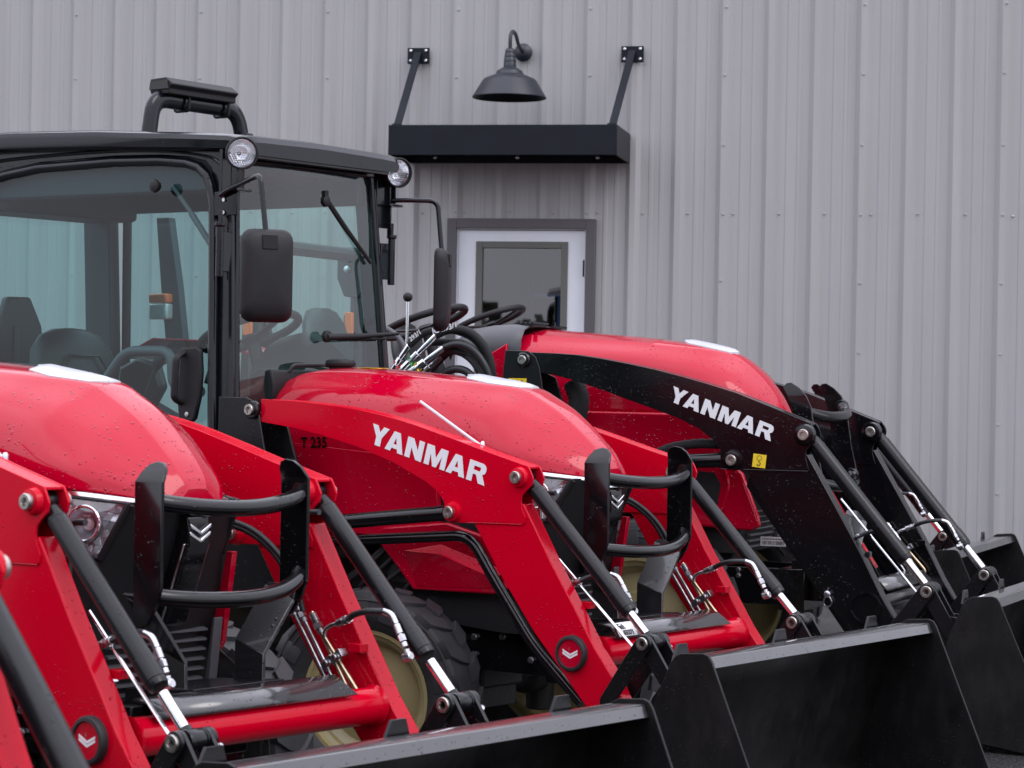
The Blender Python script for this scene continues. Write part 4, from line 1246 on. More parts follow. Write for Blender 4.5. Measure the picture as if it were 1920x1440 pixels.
def steering_wheel(root, c, r, tilt, rt=.0165):
    c = Vector(c); ax = Vector((-math.sin(tilt), 0, math.cos(tilt)))
    a1 = Vector((math.cos(tilt), 0, math.sin(tilt))); a2 = Vector((0, 1, 0))
    mb = MB(); ring = [c + a1 * math.cos(2*PI*i/40) * r + a2 * math.sin(2*PI*i/40) * r for i in range(41)]
    mb.tube(ring, rt, 12, caps=False)
    sw = ob('steering_wheel', mb, 'plastic', root, angle=60)
    mb = MB()
    for k in (0, 130, 230):
        d = a1 * math.cos(R(k)) + a2 * math.sin(R(k))
        mb.tube([c + d * (r - .005), c + d * r * .5 - ax * .02, c - ax * .035], .012, 8, flat=(1.8, .6))
    mb.lathe(c - ax * .05, ax, [(0, .03), (.02, .045), (.035, .03)], 18)
    ob('wheel_spokes', mb, 'plastic', sw)
    mb = MB(); mb.lathe(c - ax * .05, -ax, [(0, .025), (.30, .035)], 16); ob('steering_column', mb, 'plastic', root)
    return sw

def small_tractor(name, loc, rz):
    """the smaller machine: red hood, red loader, black bucket, brush guard"""
    root = empty(name, loc, rz)
    st = [(-1.29, 1.440, (.195, 1.405), (.250, 1.345), (.284, 1.25), (.288, 1.10)),
          (-1.22, 1.462, (.185, 1.436), (.250, 1.37), (.286, 1.26), (.290, 1.10)),
          (-1.12, 1.470, (.176, 1.447), (.250, 1.38), (.287, 1.26), (.291, 1.10)),
          (-.94, 1.467, (.170, 1.446), (.250, 1.375), (.287, 1.26), (.291, 1.10)),
          (-.75, 1.455, (.160, 1.435), (.246, 1.365), (.285, 1.25), (.290, 1.10)),
          (-.56, 1.441, (.142, 1.426), (.238, 1.35), (.281, 1.24), (.287, 1.10)),
          (-.43, 1.427, (.112, 1.415), (.222, 1.335), (.272, 1.23), (.281, 1.105)),
          (-.32, 1.408, (.068, 1.403), (.200, 1.325), (.262, 1.22), (.270, 1.125)),
          (-.25, 1.378, (.060, 1.374), (.180, 1.305), (.248, 1.21), (.258, 1.132)),
          (-.17, 1.335, (.056, 1.332), (.156, 1.275), (.226, 1.195), (.240, 1.132)),
          (-.10, 1.284, (.051, 1.281), (.130, 1.235), (.190, 1.175), (.205, 1.126)),
          (-.03, 1.222, (.046, 1.219), (.096, 1.190), (.140, 1.150), (.155, 1.117)),
          (.015, 1.170, (.040, 1.168), (.066, 1.150), (.092, 1.128), (.105, 1.110)),
          (.034, 1.138, (.030, 1.136), (.042, 1.124), (.056, 1.112), (.066, 1.103))]
    h, rows = add_hood(root, st, -.27, .29)
    emblem(h, [(-.60, 0, 1.442), (-.55, -.075, 1.4335), (-.44, -.100, 1.418), (-.325, -.055, 1.4045), (-.312, 0, 1.404), (-.325, .055, 1.4045), (-.44, .100, 1.418), (-.55, .075, 1.4335)])
    for s in (-1, 1):
        mb = MB(); mb.prism([(-1.24, 1.20), (-.53, 1.155), (-.512, 1.10), (-.488, .905), (-.51, .885), (-1.12, .885)], s * .2925, s * .270)
        sp = ob('side_panel', mb, 'red', root, bevel=.0015)
        mb = MB()
        mb.prism([(-.76, .885), (-.72, .915), (-.44, .945), (-.25, .900), (-.20, .80), (-.185, .735), (-.23, .715), (-.58, .708), (-.63, .76)], s * .292, s * .318)
        fa = ob('lower_fairing', mb, 'red', root, bevel=.006)
        mb = MB(); mb.add([(-.62, s * .319, .84), (-.44, s * .350, .838), (-.20, s * .345, .765), (-.19, s * .320, .735), (-.56, s * .320, .72)], [(0, 1, 2, 3, 4)])
        mb.add([(-.62, s * .319, .84), (-.44, s * .350, .838), (-.46, s * .319, .87)], [(0, 1, 2)]); mb.add([(-.44, s * .350, .838), (-.20, s * .345, .765), (-.20, s * .319, .80), (-.46, s * .319, .87)], [(0, 1, 2, 3)])
        ob('fairing_ridge', mb, 'red', fa, angle=10)
        headlamp(root, s, (-.215, .258, 1.120), (-.012, .190, 1.104), (-.092, .214, .962), (-.172, .255, .985), (-.125, .238, 1.050), .044, ((-.215, .236, 1.134), (-.012, .120, 1.120)))
    front_end(root, None, dict(w=1.0, d=(0, 0)))
    chassis(root)
    # model figures on the side panel
    text_ob('model_number', 'T 235', .052, 'chrome', root, side_m(-1.120, -.2945, 1.180, R(2)), bold=.0015)
    mb = MB(); mb.lathe((-1.19, 0, 1.455), (0, 0, 1), [(0, .040), (.016, .042), (.018, .052), (.024, .056), (.034, .056), (.042, .050), (.045, .03)], 28)
    ob('filler_cap', mb, 'plastic', root, angle=40)
    mb = MB(); mb.box(-1.06, -1.00, -.06, .05, 1.4685, 1.4700)
    ob('warning_label', mb, 'yellow', root)
    mb = MB(); mb.prism([(-1.41, 1.33), (-1.40, 1.44), (-1.36, 1.462), (-1.30, 1.455), (-1.285, 1.40), (-1.29, 1.33)], -.26, .26)
    cw = ob('hood_cowl', mb, 'plastic', root, bevel=.006)
    mb = MB(); mb.tube(fillet([(-1.30, -.16, 1.45), (-1.29, -.15, 1.475), (-1.28, .02, 1.478), (-1.28, .12, 1.46)], .02), .007, 8); ob('hose', mb, 'hose', cw)
    loader(root, PB); brush_guard(root, PB); bucket(root, PB); hydraulics(root, PB)
    badge(root, .216, -.500, .568, .058)
    wordmark(.068, .506, -.6315, -.5065, 1.2135, R(-14.5), root)
    mb = MB(); mb.tube(fillet([(-.95, -.40, .860), (-.723, -.42, .876), (-.262, -.42, .915), (-.150, -.42, .765), (.005, -.42, .570), (.20, -.42, .40)], .06, 7), .019, 14)
    ob('frame_pipe', mb, 'black', root)
    mb = MB(); mb.box(.215, .325, -.30, -.18, .6405, .6415, M4=Matrix.Identity(4))
    return root

# ------------------------------------------------------------------ cab of the middle red tractor
def vs(z): return .468 - .042 * (z - 1.36) / .87
def build_cab(root):
    def slant(mb): return mb
    # pillars
    for s in (-1, 1):
        p0 = Vector((-1.345, s * .452, .90)); p1 = Vector((-1.350, s * .446, 1.36)); p2 = Vector((-1.415, s * .400, 2.24))
        mb = MB()
        rows = []
        for p in (p0, p1, p2):
            rows.append([(p.x - .050, p.y + s * .018, p.z), (p.x + .028, p.y + s * .018, p.z), (p.x + .040, p.y + s * .004, p.z), (p.x + .040, p.y - s * .018, p.z), (p.x - .050, p.y - s * .022, p.z)])
        mb.grid(rows, close=True)
        ob('cab_pillar', mb, 'cabblack', root, bevel=.004, angle=30)
        mb = MB(); rows = []
        for u0, u1 in ((-2.93, -2.80),):
            for z in (.9, 1.36, 2.24):
                v = vs(z); rows.append([(u0, s * (v + .01), z), (u1, s * (v + .01), z), (u1 + .02, s * (v - .03), z), (u1 + .02, s * (v - .07), z), (u0, s * (v - .07), z)])
        mb.grid(rows, close=True); ob('rear_pillar', mb, 'interior', root, bevel=.006, angle=30)
        # door glass and door frame
        gl = [(-2.74, 2.10), (-2.66, 2.165), (-2.525, 2.192), (-2.347, 2.213), (-1.946, 2.222), (-1.70, 2.216), (-1.565, 2.203), (-1.505, 2.185), (-1.462, 2.150), (-1.438, 2.10), (-1.424, 2.05), (-1.404, 1.75), (-1.393, 1.55), (-1.372, 1.229), (-1.362, 1.0), (-1.36, .86), (-2.70, .86), (-2.77, 1.3)]
        mb = MB(); n = len(gl)
        mb.add([(u, s * (vs(z) + .004), z) for u, z in gl], [tuple(range(n))])
        dr = MB(); path = [Vector((u - .004, s * (vs(z) + .006), z)) for u, z in gl] 
        path = path + [path[0]]
        dr.tube(path, .019, 10, caps=False)
        d = ob('door_frame', dr, 'cabblack', root, angle=60)
        ob('door_glass', mb, 'glass', d, recalc=False)
        # header over the door
        mb = MB(); top = [(-2.95, 2.285), (-1.38, 2.262)]
        low = [(-1.40, 2.10), (-1.43, 2.165), (-1.48, 2.21), (-1.565, 2.228), (-1.70, 2.24), (-1.946, 2.246), (-2.347, 2.237), (-2.525, 2.216), (-2.68, 2.19), (-2.77, 2.13), (-2.95, 2.0)]
        mb.prism(top + low, s * (vs(2.2) - .02), s * (vs(2.2) + .002)); ob('cab_header', mb, 'cabblack', root)
        mb = MB(); mb.tube(catmull([(-2.95, s * (vs(2.2) + .008), 2.20), (-2.6, s * (vs(2.2) + .010), 2.247), (-2.1, s * (vs(2.2) + .012), 2.262), (-1.75, s * (vs(2.2) + .012), 2.255), (-1.48, s * (vs(2.2) + .008), 2.225), (-1.40, s * (vs(2.2) + .004), 2.19)], 6), .006, 6)
        ob('rain_gutter', mb, 'cabblack', root)
        # inner header
        mb = MB(); mb.box(-2.9, -1.42, min(s * .36, s * .40), max(s * .36, s * .40), 2.10, 2.24); ob('inner_header', mb, 'interior', root, bevel=.01)
    # outer grab handle / latch on the near door, and the far one
    for s in (-1,):
        v = -vs(1.4) - .022
        mb = MB(); mb.prism([(-1.515, 1.528), (-1.435, 1.534), (-1.418, 1.52), (-1.412, 1.44), (-1.420, 1.35), (-1.440, 1.275), (-1.455, 1.262), (-1.505, 1.262), (-1.518, 1.275), (-1.530, 1.36)], v, v - .022)
        lt = ob('door_latch', mb, 'plastic', root, bevel=.007, segs=3)
        mb = MB(); mb.tube(fillet([(-1.500, v - .02, 1.512), (-1.500, v - .058, 1.495), (-1.507, v - .058, 1.345), (-1.507, v - .02, 1.33)], .025, 6), .012, 12, flat=(1.3, .8))
        ob('latch_handle', mb, 'plastic', lt)
        mb = MB(); mb.lathe((-1.475, v - .022, 1.290), (0, -1, 0), [(0, .009), (.003, .009), (.0035, .006)], 14); ob('key_lock', mb, 'zinc', lt)
        mb = MB(); mb.lathe((-1.672, v + .01, 2.118), (0, -1, 0), [(0, .018), (.014, .024), (.022, .022), (.026, .012)], 20); ob('strut_knob', mb, 'plastic', root)
    mb = MB(); mb.tube([(-1.668, -.405, 2.125), (-1.56, -.405, 2.01)], .009, 10); mb.tube([(-1.57, -.405, 2.02), (-1.445, -.41, 1.88), (-1.41, -.42, 1.70)], .012, 10)
    ob('gas_strut', mb, 'plasticgrey', root)
    mb = MB(); mb.tube(fillet([(-2.20, -.40, 1.385), (-2.02, -.40, 1.385), (-1.90, -.40, 1.518), (-1.665, -.40, 1.518), (-1.655, -.40, 1.40), (-1.60, -.40, 1.372), (-1.50, -.41, 1.372)], .06, 6), .019, 12)
    ob('grab_rail', mb, 'plasticgrey', root)
    # windscreen
    W4 = [(-1.318, -.43, 1.335), (-1.318, .43, 1.335), (-1.383, .382, 2.225), (-1.383, -.382, 2.225)]
    mb = MB(); rows = []
    for k in range(7):
        t = k / 6; a = Vector(W4[0]).lerp(Vector(W4[3]), t); b = Vector(W4[1]).lerp(Vector(W4[2]), t)
        rows.append([a.lerp(b, j / 10) + Vector((.016 * (1 - (2 * j / 10 - 1) ** 2), 0, 0)) for j in range(11)])
    mb.grid(rows); ws = ob('windscreen', mb, 'glass2', root, recalc=False, angle=60)
    mb = MB(); 
    for s in (-1, 1): mb.tube([(-1.312, s * .428, 1.30), (-1.316, s * .426, 1.36), (-1.378, s * .381, 2.23)], .013, 8)
    mb.box(-1.372, -1.330, -.43, .43, 1.285, 1.335)
    ob('windscreen_seal', mb, 'cabblack', ws)
    mb = MB(); mb.box(-1.40, -1.362, -.392, .392, 2.205, 2.255); ob('windscreen_header', mb, 'cabblack', root, bevel=.006)
    # lower front bulkhead and dash hump
    mb = MB(); mb.box(-1.38, -1.345, -.43, .43, .80, 1.29); ob('bulkhead', mb, 'plastic', root)
    mb = MB()
    rows = []
    for u, sc in ((-1.38, .92), (-1.45, 1.0), (-1.56, .95), (-1.60, .7)):
        rows.append([(u, .10 + w * sc, 1.20 + (z - 1.20) * sc) for w, z in [(-.25, 1.20), (-.235, 1.36), (-.19, 1.47), (-.10, 1.56), (-.02, 1.60), (.06, 1.60), (.15, 1.55), (.23, 1.44), (.26, 1.30), (.26, 1.20)]])
    mb.grid(rows); mb.f.append(tuple(range(10))); mb.m.append(0); mb.f.append(tuple(range(30, 40))); mb.m.append(0)
    ob('dashboard', mb, 'plastic', root, angle=40)
    steering_wheel(root, (-1.66, .02, 1.60), .19, R(22))
    # roof
    rows = []
    for u, zt, hw, dn in ((-3.02, 2.30, .44, .03), (-3.00, 2.335, .46, .05), (-2.90, 2.352, .475, .062), (-2.47, 2.355, .48, .066), (-2.0, 2.340, .48, .062), (-1.55, 2.312, .475, .056), (-1.35, 2.298, .462, .053), (-1.302, 2.288, .450, .050), (-1.288, 2.268, .444, .03)):
        rows.append([(u, -hw + .02, zt - dn - .012), (u, -hw, zt - dn), (u, -hw - .004, zt - dn * .45), (u, -hw + .004, zt - .008), (u, -hw + .022, zt), (u, -hw + .10, zt + .004), (u, 0, zt + .010),
                     (u, hw - .10, zt + .004), (u, hw - .022, zt), (u, hw - .004, zt - .008), (u, hw + .004, zt - dn * .45), (u, hw, zt - dn), (u, hw - .02, zt - dn - .012)])
    mb = MB(); mb.grid(rows)
    n = len(rows[0]); mb.f.append(tuple(range(n))); mb.m.append(0); mb.f.append(tuple((len(rows) - 1) * n + i for i in range(n))[::-1]); mb.m.append(0)
    mb.grid([[r[0] for r in rows], [r[-1] for r in rows]])
    rf = ob('roof', mb, 'cabblack', root, angle=28)
    mb = MB(); mb.box(-1.315, -1.300, -.43, .40, 2.215, 2.2355); mb.box(-1.36, -1.305, -.43, .43, 2.234, 2.2395)
    ob('roof_visor', mb, 'cabblack', rf, bevel=.003)
    mb = MB(); mb.box(-2.86, -1.42, -.38, .38, 2.19, 2.21)
    rr_ = [[(-2.86, v, 2.19 - .0), (-2.3, v, 2.16), (-1.9, v, 2.17), (-1.6, v, 2.19)] for v in (-.37, 0, .37)]
    mb.grid(rr_); ob('headliner', mb, 'interior', root, angle=60)
    mb = MB(); mb.box(-2.87, -2.60, -.36, .36, 2.06, 2.19); ob('air_duct', mb, 'interior', root, bevel=.02)
    # rear window frame
    mb = MB(); mb.box(-2.91, -2.86, -.42, .42, 1.25, 1.30); mb.box(-2.91, -2.86, -.42, .42, 2.10, 2.24); ob('rear_frame', mb, 'interior', root, bevel=.004)
    mb = MB(); mb.add([(-2.885, -.39, 1.30), (-2.885, .39, 1.30), (-2.885, .38, 2.10), (-2.885, -.38, 2.10)], [(0, 1, 2, 3)]); ob('rear_glass', mb, 'glass', root, recalc=False)
    # seat
    mb = MB(); rows = []
    for k, (z, w, d) in enumerate([(1.18, .17, .05), (1.28, .225, .06), (1.42, .235, .06), (1.52, .215, .055), (1.58, .16, .05), (1.605, .09, .03), (1.61, .02, .01)]):
        u = -2.45 - (z - 1.18) * .18
        rows.append([(u + d * math.cos(a), -.09 + w * math.sin(a), z) for a in [i * 2*PI/24 for i in range(24)]])
    mb.grid(rows, close=True); st = ob('backrest', mb, 'seat', root, angle=60)
    mb = MB()
    ring = [(-2.43 - (z - 1.18) * .18, y, z) for y, z in [(-.20, 1.36), (-.21, 1.44), (-.17, 1.50), (-.01, 1.50), (.03, 1.44), (.02, 1.37), (-.02, 1.33), (-.17, 1.33), (-.20, 1.36)]]
    ring = [(a + .05, b, c) for a, b, c in ring]
    mb.tube(ring, .006, 6, caps=False); ob('seat_seam', mb, 'seat', st)
    mb = MB(); mb.box(-2.45, -2.02, -.30, .12, 1.08, 1.17); ob('seat_cushion', mb, 'seat', root, bevel=.03, segs=3)
    mb = MB(); mb.prism([(-2.52, 1.30), (-2.50, 1.46), (-2.40, 1.50), (-2.30, 1.48), (-2.26, 1.38), (-2.34, 1.27)], .16, .21); ob('armrest', mb, 'seat', root, bevel=.015)
    mb = MB(); mb.prism([(-.235, 1.30), (-.215, 1.60), (-.165, 1.735), (-.045, 1.737), (.02, 1.62), (.06, 1.30)], -2.80, -2.84, axis='x'); ob('rear_console', mb, 'seat', root, bevel=.01)
    mb = MB(); mb.box(-2.798, -2.790, -.135, -.105, 1.40, 1.62); ob('console_strip', mb, 'interior', root, bevel=.003)
    # inner fenders, levers
    for s in (-1, 1):
        mb = MB(); mb.prism([(-2.86, .85), (-2.86, 1.40), (-2.70, 1.47), (-2.40, 1.46), (-2.12, 1.36), (-1.90, 1.18), (-1.80, .85)], s * .27, s * .41) if s < 0 else mb.prism([(-2.86, .85), (-2.86, 1.30), (-2.5, 1.32), (-2.2, 1.2), (-1.95, .85)], .27, .41); ob('inner_fender', mb, 'interior', root, bevel=.02)
        mb = MB(); pts = [(-1.62, .85), (-1.66, 1.02), (-1.82, 1.20), (-2.10, 1.25), (-2.45, 1.24), (-2.68, 1.12)] if s < 0 else [(-1.60, .85), (-1.66, 1.20), (-1.95, 1.50), (-2.30, 1.575), (-2.60, 1.585), (-2.80, 1.50)]  # far fender raised to stand in for a red hood seen beyond the cab
        mb.grid([[(a, s * .455, b) for a, b in pts], [(a, s * .70, b) for a, b in pts], [(a, s * .72, b - .03) for a, b in pts]]); ob('fender', mb, 'red', root, solid=.006)
    for a, b, c in (((-2.02, -.22, 1.25), (-1.93, -.20, 1.47), .022), ((-2.10, .25, 1.40), (-2.05, .26, 1.56), .02)):
        mb = MB(); mb.tube([a, b], .008, 8); mb.lathe(b, (Vector(b) - Vector(a)), [(-.02, .012), (0, c), (.03, c * .95), (.045, c * .5)], 16); ob('control_lever', mb, 'plastic', root)
    mb = MB(); mb.box(-2.2, -1.4, -.40, .40, .86, .88); ob('cab_floor', mb, 'plastic', root)
    # lamps at the front corners, mirror arms and mirrors, hinges
    for s in (-1, 1):
        if s < 0: c = Vector((-1.255, -.485, 2.222)); aim = Vector((.80, -.58, -.03)).normalized()
        else: c = Vector((-1.315, .478, 2.232)); aim = Vector((.93, -.32, -.08)).normalized()
        mb = MB(); mb.lathe(c - aim * .075, aim, [(0, .018), (.006, .034), (.030, .052), (.060, .058), (.080, .059), (.082, .055), (.070, .051)], 32, caps=False)
        mb.lathe(c - aim * .078, aim, [(0, .001), (.004, .020)], 16)
        lp = ob('work_lamp', mb, 'plastic', root, angle=35)
        mb = MB(); mb.lathe(c - aim * .05, aim, [(0, .008), (.004, .024), (.018, .040), (.042, .050)], 32, caps=False); ob('lamp_reflector', mb, 'chrome', lp, recalc=False)
        mb = MB(); side = aim.cross(Vector((0, 0, 1))).normalized(); up = side.cross(aim)
        rings = []
        for r_ in (0, .012, .024, .036, .050): rings.append([c - aim * .0 + (side * math.cos(2*PI*i/32) + up * math.sin(2*PI*i/32)) * r_ + aim * (.006 * (1 - (r_/.05) ** 2)) for i in range(32)])
        mb.grid(rings, close=True); ob('lamp_lens', mb, 'lens', lp, recalc=False)
        mb = MB()
        for i in range(-5, 6):
            for j in range(-5, 6):
                x = (i + .5 * (j % 2)) * .0085; y = j * .0075
                if x * x + y * y < .042 ** 2:
                    q = c - aim * .012 + side * x + up * y
                    mb.add([q + side * .0035, q + up * .0035, q - side * .0035, q - up * .0035, q + aim * .003], [(0, 1, 4), (1, 2, 4), (2, 3, 4), (3, 0, 4)])
        ob('lens_facets', mb, 'chrome', lp, kind='stuff')
        # bracket
        bx = c - aim * .055
        mb = MB(); mb.box(bx.x - .012, bx.x + .012, bx.y - .020, bx.y - .012, bx.z - .125, bx.z - .03); mb.box(bx.x - .012, bx.x + .012, bx.y + .012, bx.y + .020, bx.z - .125, bx.z - .03); mb.box(bx.x - .03, bx.x + .03, bx.y - .04, bx.y + .04, bx.z - .135, bx.z - .125)
        y0, y1 = sorted((s * .425, bx.y + s * .0))
        mb.box(-1.385, -1.37, y0 - .01, y1 + .01, bx.z - .22, bx.z + .02); mb.box(-1.39, bx.x + .02, s * .475 - .004, s * .475 + .004, bx.z - .22, bx.z - .135)
        mb.lathe((-1.352, s * .488, bx.z - .44), (0, 0, 1), [(0, .014), (.18, .014), (.182, .020), (.195, .020)], 14)
        mb.box(-1.372, -1.352, min(s * .425, s * .488), max(s * .425, s * .488), bx.z - .42, bx.z - .28)
        mb.box(-1.362, -1.342, min(s * .470, s * .488), max(s * .470, s * .488), bx.z - .25, bx.z - .20)
        br = ob('mirror_bracket', mb, 'cabblack', root, bevel=.002)
        for z in (bx.z - .20, bx.z - .155):
            mb = MB(); mb.lathe((-1.34 if s < 0 else -1.365, s * .481, z - .01), (0, s, 0), [(0, .007), (.005, .007)], 8); ob('bolt', mb, 'zinc', br)
        mb = MB()
        if s < 0: path = [(-1.35, -.49, 2.075), (-1.30, -.50, 2.095), (-1.045, -.62, 2.128), (-1.010, -.62, 1.90)]
        else: path = [(-1.40, .49, 2.128), (-1.30, .55, 2.130), (-1.232, .62, 2.130), (-1.205, .62, 1.92)]
        mb.tube(fillet(path, .035, 6), .0095, 12); ob('mirror_arm', mb, 'cabblack', root)
        # mirror housing
        if s < 0: mc = Vector((-1.005, -.62, 1.778)); nb = Vector((.86, -.50, 0)).normalized()
        else: mc = Vector((-1.205, .625, 1.782)); nb = Vector((.86, .50, 0)).normalized()
        sd2 = nb.cross(Vector((0, 0, 1))).normalized()
        outl = []
        for (cx_, cz_, a0) in ((.052, .112, 0), (-.052, .112, 90), (-.052, -.112, 180), (.052, -.112, 270)):
            for k in range(5):
                a = R(a0 + k * 22.5); outl.append((cx_ + .038 * math.cos(a), cz_ + .042 * math.sin(a)))
        rows = []
        for off, sc in ((-.022, 1.0), (-.016, 1.03), (.0, 1.03), (.014, .97), (.024, .84), (.030, .6), (.032, .2)):
            rows.append([mc + nb * off + sd2 * (a * sc) + Vector((0, 0, b * sc + (.012 * b))) for a, b in outl])
        mb = MB(); mb.grid(rows, close=True); mb.f.append(tuple(len(mb.v) - len(outl) + i for i in range(len(outl)))); mb.m.append(0)
        mr = ob('mirror', mb, 'plastic', root, angle=50)
        mb = MB(); q = [mc - nb * .018 + sd2 * a * .97 + Vector((0, 0, b * .97)) for a, b in outl]; mb.add(q, [tuple(range(len(q)))]); ob('mirror_glass', mb, 'mirror', mr, recalc=False)
        mb = MB(); q = [mc + nb * .0335 + sd2 * a + Vector((0, 0, b)) for a, b in ((-.028, .09), (.028, .09), (.026, .140), (-.026, .140))]; q2 = [p - nb * .012 for p in q]
        mb.add(q + q2, [(0, 1, 2, 3), (0, 4, 5, 1), (1, 5, 6, 2), (2, 6, 7, 3), (3, 7, 4, 0)]); ob('mirror_clamp_cover', mb, 'plastic', mr, bevel=.002)
    # wipers
    mb = MB(); mb.lathe((-1.298, .04, 1.585), (1, 0, 0), [(0, .022), (.014, .022), (.018, .015)], 16); mb.tube([(-1.285, .03, 1.582), (-1.285, .22, 1.590), (-1.288, .46, 1.606)], [.013, .012, .006], 10)
    mb.tube([(-1.288, .10, 1.572), (-1.288, .45, 1.588)], .004, 6)
    ob('wiper', mb, 'plastic', root)
    mb = MB(); mb.tube([(-1.362, .10, 2.105), (-1.352, .22, 1.99), (-1.337, .345, 1.875)], [.011, .010, .007], 8); mb.lathe((-1.37, .095, 2.095), (1, 0, 0), [(0, .02), (.02, .02), (.024, .014)], 14); mb.box(-1.36, -1.352, .085, .105, 2.10, 2.135)
    ob('upper_wiper', mb, 'plastic', root)
    # roof hoop and light bar
    mb = MB(); path = fillet([(-1.90, -.30, 2.32), (-1.90, -.275, 2.478), (-1.90, .185, 2.478), (-1.90, .232, 2.32)], .075, 8)
    mb.tube(path, .036, 16, flat=(.62, 1.0)); hp = ob('roof_hoop', mb, 'cabblack', root, angle=60)
    mb = MB(); mb.prism([(-1.955, 2.515), (-1.95, 2.552), (-1.87, 2.556), (-1.835, 2.530), (-1.838, 2.524), (-1.850, 2.514), (-1.850, 2.492), (-1.945, 2.492)], -.245, .125)
    lb = ob('light_bar', mb, 'plastic', root, bevel=.004)
    mb = MB(); mb.prism([(-1.950, 2.51), (-1.945, 2.542), (-1.86, 2.545), (-1.85, 2.512)], -.251, -.246); ob('end_cap', mb, 'hose', lb)
    for v in (-.12, .10):
        mb = MB(); mb.tube(fillet([(-1.865, v, 2.51), (-1.865, v, 2.44), (-1.94, v, 2.44), (-1.94, v, 2.51)], .012, 4), .006, 8); ob('u_bolt', mb, 'plastic', lb)
    mb = MB(); mb.prism([(-1.86, 2.325), (-1.85, 2.375), (-1.815, 2.38), (-1.80, 2.325)], .15, .19); ob('aerial_base', mb, 'plastic', root, bevel=.004)
    # rear corner lights beyond the far window
    for s in (1,):
        mb = MB(); mb.prism([(-2.735, 2.10), (-2.66, 2.10), (-2.60, 1.80), (-2.545, 1.45), (-2.65, 1.45), (-2.70, 1.8)], s * .60, s * .64); lpz = ob('lamp_post', mb, 'interior', root, bevel=.004)
        mb = MB(); mb.box(-2.725, -2.625, s * .55, s * .60, 1.735, 1.775); ob('amber_lamp', mb, 'amber', lpz, bevel=.008)
        mb = MB(); mb.box(-2.722, -2.622, s * .55, s * .60, 1.665, 1.733); ob('clear_lamp', mb, 'clearlens', lpz, bevel=.008)
    mb = MB(); mb.box(-2.98, -2.93, .445, .475, 1.74, 1.82); mb2 = MB(); mb2.box(-2.98, -2.93, .445, .475, 1.64, 1.738)
    ob('amber_lamp', mb, 'amber', root, bevel=.005); ob('tail_lamp', mb2, 'redlens', root, bevel=.005)

